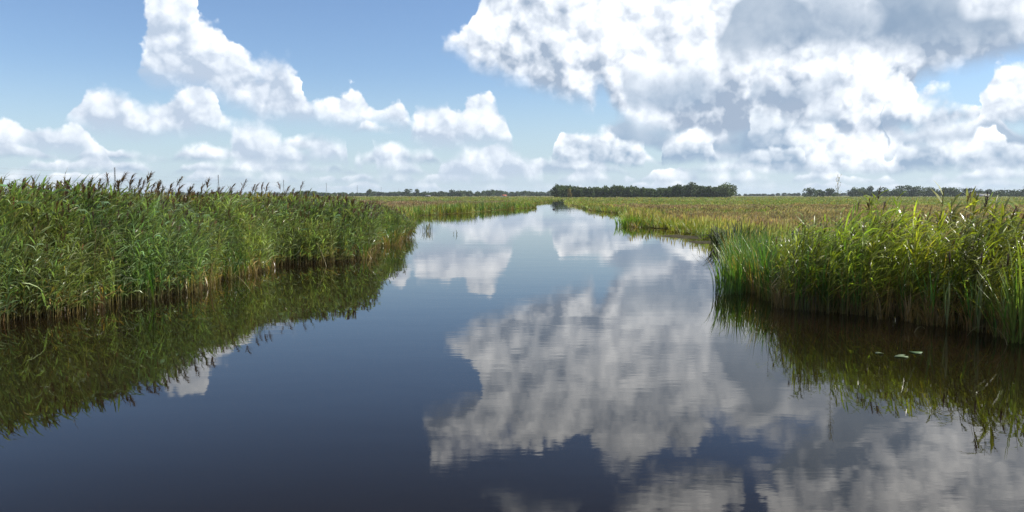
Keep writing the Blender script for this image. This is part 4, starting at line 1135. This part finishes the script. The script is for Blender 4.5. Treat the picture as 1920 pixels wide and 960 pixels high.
# lily pads
def pad(x, y, rad, label, c, tilt=0.0, rz=0.0):
    n = 22; V = [(0, 0, 0.006)]; T = []
    for i in range(n + 1):
        a = 0.22 + (2 * math.pi - 0.44) * i / n; q = rad * (1 + 0.05 * math.sin(3 * a))
        V.append((q * math.cos(a), q * math.sin(a) * 0.85, 0.010 + 0.008 * math.sin(2 * a)))
    for i in range(n): T.append((0, i + 1, i + 2))
    m_ = len(V); V += [(a, b, z - 0.004) for a, b, z in V]; T += [(a + m_, c_ + m_, b + m_) for a, b, c_ in T]
    for i in range(1, n + 1): T += [(i, i + m_, i + 1 + m_), (i, i + 1 + m_, i + 1)]
    o = mesh_obj('lily_pad', V, T, M_GRASS, np.tile(np.array(c), (len(V), 1))); o.location = (x, y, 0.002); o.rotation_euler = (0, tilt, rz)
    return tag(o, label, 'lily pad')
pad(5.80, 11.82, 0.105, 'largest pale lily pad floating below the right reed bed', (0.20, 0.26, 0.15), 0, 0.4)
pad(6.17, 12.13, 0.10, 'green lily pad just right of the largest pad', (0.12, 0.20, 0.09), 0.03, 2.0)
pad(5.58, 12.06, 0.07, 'small half sunk lily pad left of the largest pad', (0.14, 0.18, 0.10), -0.08, 4.0)

# mud showing at the right bank
def mudflat(name, cx, cy, rx, ry, seed, label):
    r = np.random.default_rng(seed); n = 40; V = [(cx, cy, 0.045)]; T = []
    ph = r.uniform(0, 6.28, 4)
    for ring, (f_, z) in enumerate(((0.6, 0.04), (1.0, -0.03))):
        for i in range(n):
            a = 2 * math.pi * i / n; k = f_ * (1 + 0.22 * math.sin(2 * a + ph[0]) + 0.15 * math.sin(5 * a + ph[1]) + 0.08 * math.sin(9 * a + ph[2]))
            V.append((cx + rx * k * math.cos(a), cy + ry * k * math.sin(a), z))
    for i in range(n):
        j = (i + 1) % n; T += [(0, 1 + i, 1 + j), (1 + i, 1 + n + i, 1 + n + j), (1 + i, 1 + n + j, 1 + j)]
    return tag(mesh_obj(name, V, T, M_MUD), label, kind='structure')
mudflat('mud_flat', 9.9, 46.5, 1.2, 2.6, 1, None)
mudflat('mud_flat', 10.0, 41.0, 1.0, 1.6, 2, None)

# small dark waterbird
M_BIRD = plain_mat('dark_plumage', (0.018, 0.017, 0.018), 0.6, 0.3, 20)
root = empty('waterbird', (6.95, 134.0, 0.0), 0.5); tag(root, 'small dark waterbird afloat in the middle of the far channel', 'bird')
import bmesh
def ball(name, loc, rad, sc3, mat, parent, seg=14):
    me = bpy.data.meshes.new(name); bm = bmesh.new(); bmesh.ops.create_uvsphere(bm, u_segments=seg, v_segments=8, radius=rad)
    for v in bm.verts:
        v.co.x *= sc3[0]; v.co.y *= sc3[1]; v.co.z *= sc3[2]
        if name == 'body':
            v.co.z += 0.10 * max(0, -v.co.x) ** 1.5
    bm.to_mesh(me); bm.free(); me.materials.append(mat); o = link_mesh(name, me, parent); o.location = loc
    for p_ in me.polygons: p_.use_smooth = True
    return o
b_ = ball('body', (0, 0, 0.05), 0.12, (1.9, 1.0, 0.95), M_BIRD, root)
ball('head', (0.22, 0, 0.20), 0.045, (1.15, 0.9, 1.0), M_BIRD, root)
V, T = tube([(0.15, 0, 0.08), (0.20, 0, 0.14), (0.215, 0, 0.19)], [0.05, 0.035, 0.03], 8); mesh_obj('neck', V, T, M_BIRD, None, root)
M_BILL = plain_mat('pale_bill', (0.6, 0.55, 0.5), 0.5, 0.1, 20)
V = [(0.26, -0.012, 0.205), (0.26, 0.012, 0.205), (0.26, 0, 0.185), (0.31, 0, 0.190)]; mesh_obj('bill', V, [(0, 1, 3), (1, 2, 3), (2, 0, 3), (0, 2, 1)], M_BILL, None, root)

# ================================================================== haze: thin moist air over the marsh
M_HAZE, nt, out = new_mat('thin_air')
pv = nt.nodes.new('ShaderNodeVolumePrincipled')
pv.inputs['Color'].default_value = (0.80, 0.88, 1.0, 1); pv.inputs['Density'].default_value = 0.00007; pv.inputs['Anisotropy'].default_value = 0.2
nt.links.new(pv.outputs[0], out.inputs['Volume'])
hz = Soup(); box(hz, -5200, 5200, -80, 6200, -1.9, 46.0)
tag(hz.obj('haze', M_HAZE, None, False), 'thin pale haze over the far land', 'haze', kind='stuff')
